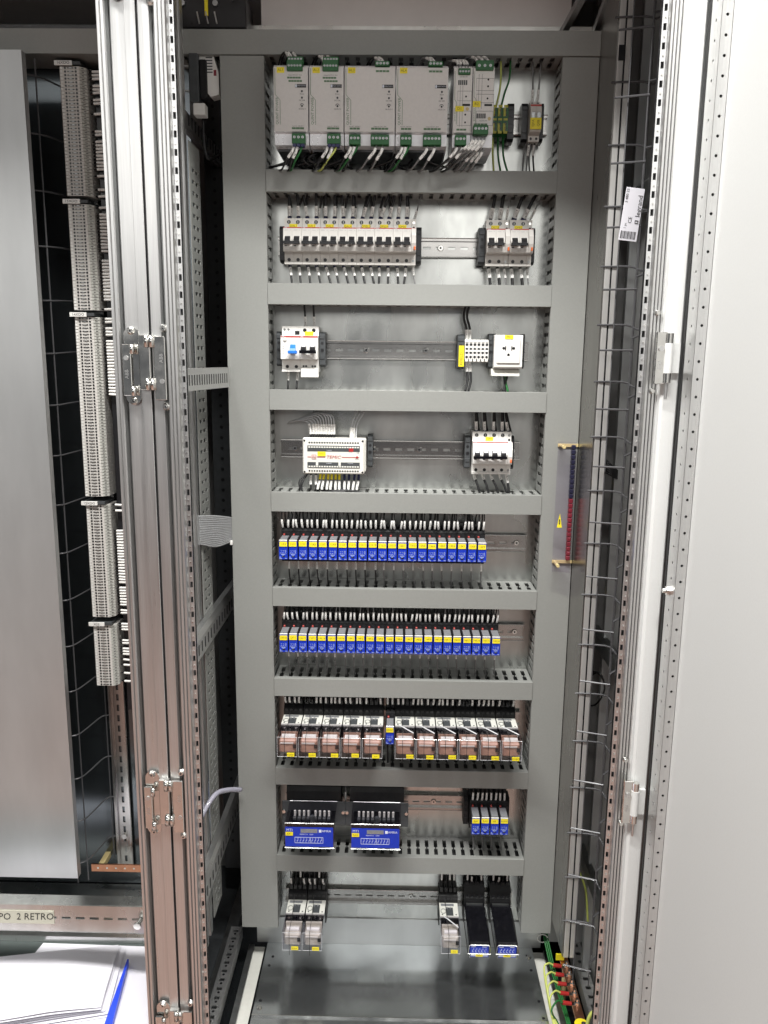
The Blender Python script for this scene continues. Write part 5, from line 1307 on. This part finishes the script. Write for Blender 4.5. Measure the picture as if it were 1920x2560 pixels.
# ------------------------------------------------------------------ open door on the right
dr = thing('cabinet_door', 'open cream painted cabinet door swung out on the right post', 'door', (0, 0, 0))
DZ0, DZ1 = .13, 2.19
MB().prism([(.3740, -.440), (.3750, -.4490), (.3790, -.4525), (.3985, -.4525), (.4005, -.4505), (.4005, -.438), (.374, -.436)], DZ0, DZ1, 'z').build('door_edge', 'door_paint', dr)
MB().box(.4006, .4160, -.4660, -.4560, DZ0, DZ1, .002).build('gasket', 'rubber', dr)
MB().box(.4165, .4220, -1.30, -.4380, DZ0-.01, DZ1+.01, .001).build('door_panel', 'door_paint', dr)
MB().box(.4180, .4480, -1.33, -1.3005, DZ0-.01, DZ1+.01, .003).build('door_far_edge', 'door_paint', dr)
hz = [DZ0+.0125+k*.025 for k in range(82)]
MB().round_holes([(z, 0) for z in hz], (.0125, .0185), .0021, lambda s, t, d: (.4010+d, -.4865+t, s), .0012).round_holes([(z, 0) for z in hz], (.0125, .0072), .0021, lambda s, t, d: (.4084+t, -.5062+d, s), .0012).box(.4024, .4164, -.4682, -.4670, DZ0, DZ1-.03).build('perforated_profile', 'zinc', dr)
MB().box(.4040, .4060, -.5040, -.4690, DZ0, DZ1-.03).box(.4061, .4160, -.5030, -.5015, DZ0, DZ1-.03).build('profile_core', 'black', dr)
b_ = MB().cyl((.4008, -.482, 1.172), (.3960, -.482, 1.172), .0072, 6).build('profile_bolt', 'bright_metal', dr); MB().cyl((.3960, -.482, 1.172), (.3910, -.482, 1.172), .0040, 10).build('bolt_end', 'bright_metal', b_)
for z in (1.522, .802, 2.085):
    h = MB().box(.3615, .3770, -.4600, -.4535, z-.038, z+.038, .0008).build('hinge', 'bright_metal', dr)
    MB().cyl((.3800, -.4600, z-.036), (.3800, -.4600, z-.022), .0055, 14).build('steel_knuckle', 'bright_metal', h)
    MB().cyl((.3800, -.4600, z+.022), (.3800, -.4600, z+.036), .0055, 14).build('steel_knuckle', 'bright_metal', h)
    MB().cyl((.3800, -.4600, z-.0218), (.3800, -.4600, z+.0218), .0062, 14).box(.3810, .3975, -.4580, -.4526, z-.0218, z+.0218).build('painted_knuckle', 'door_paint', h)
    MB().cyl((.3800, -.4600, z-.060), (.3800, -.4600, z-.0361), .0022, 8).build('hinge_pin', 'zinc', h)
    MB().cyl((.3685, -.4601, z+.014), (.3685, -.4625, z+.014), .0040, 12).build('hinge_screw', 'zinc', h)
    for zz in (.066, -.049): MB().cyl((.3660, -.4390, z+zz), (.3660, -.4450, z+zz), .0045, 12, .003).build('post_rivet', 'bright_metal', h)
    text('ABB', .0075, 'zinc', h, (.3685, -.4603, z-.010), (math.pi/2, -math.pi/2, 0))
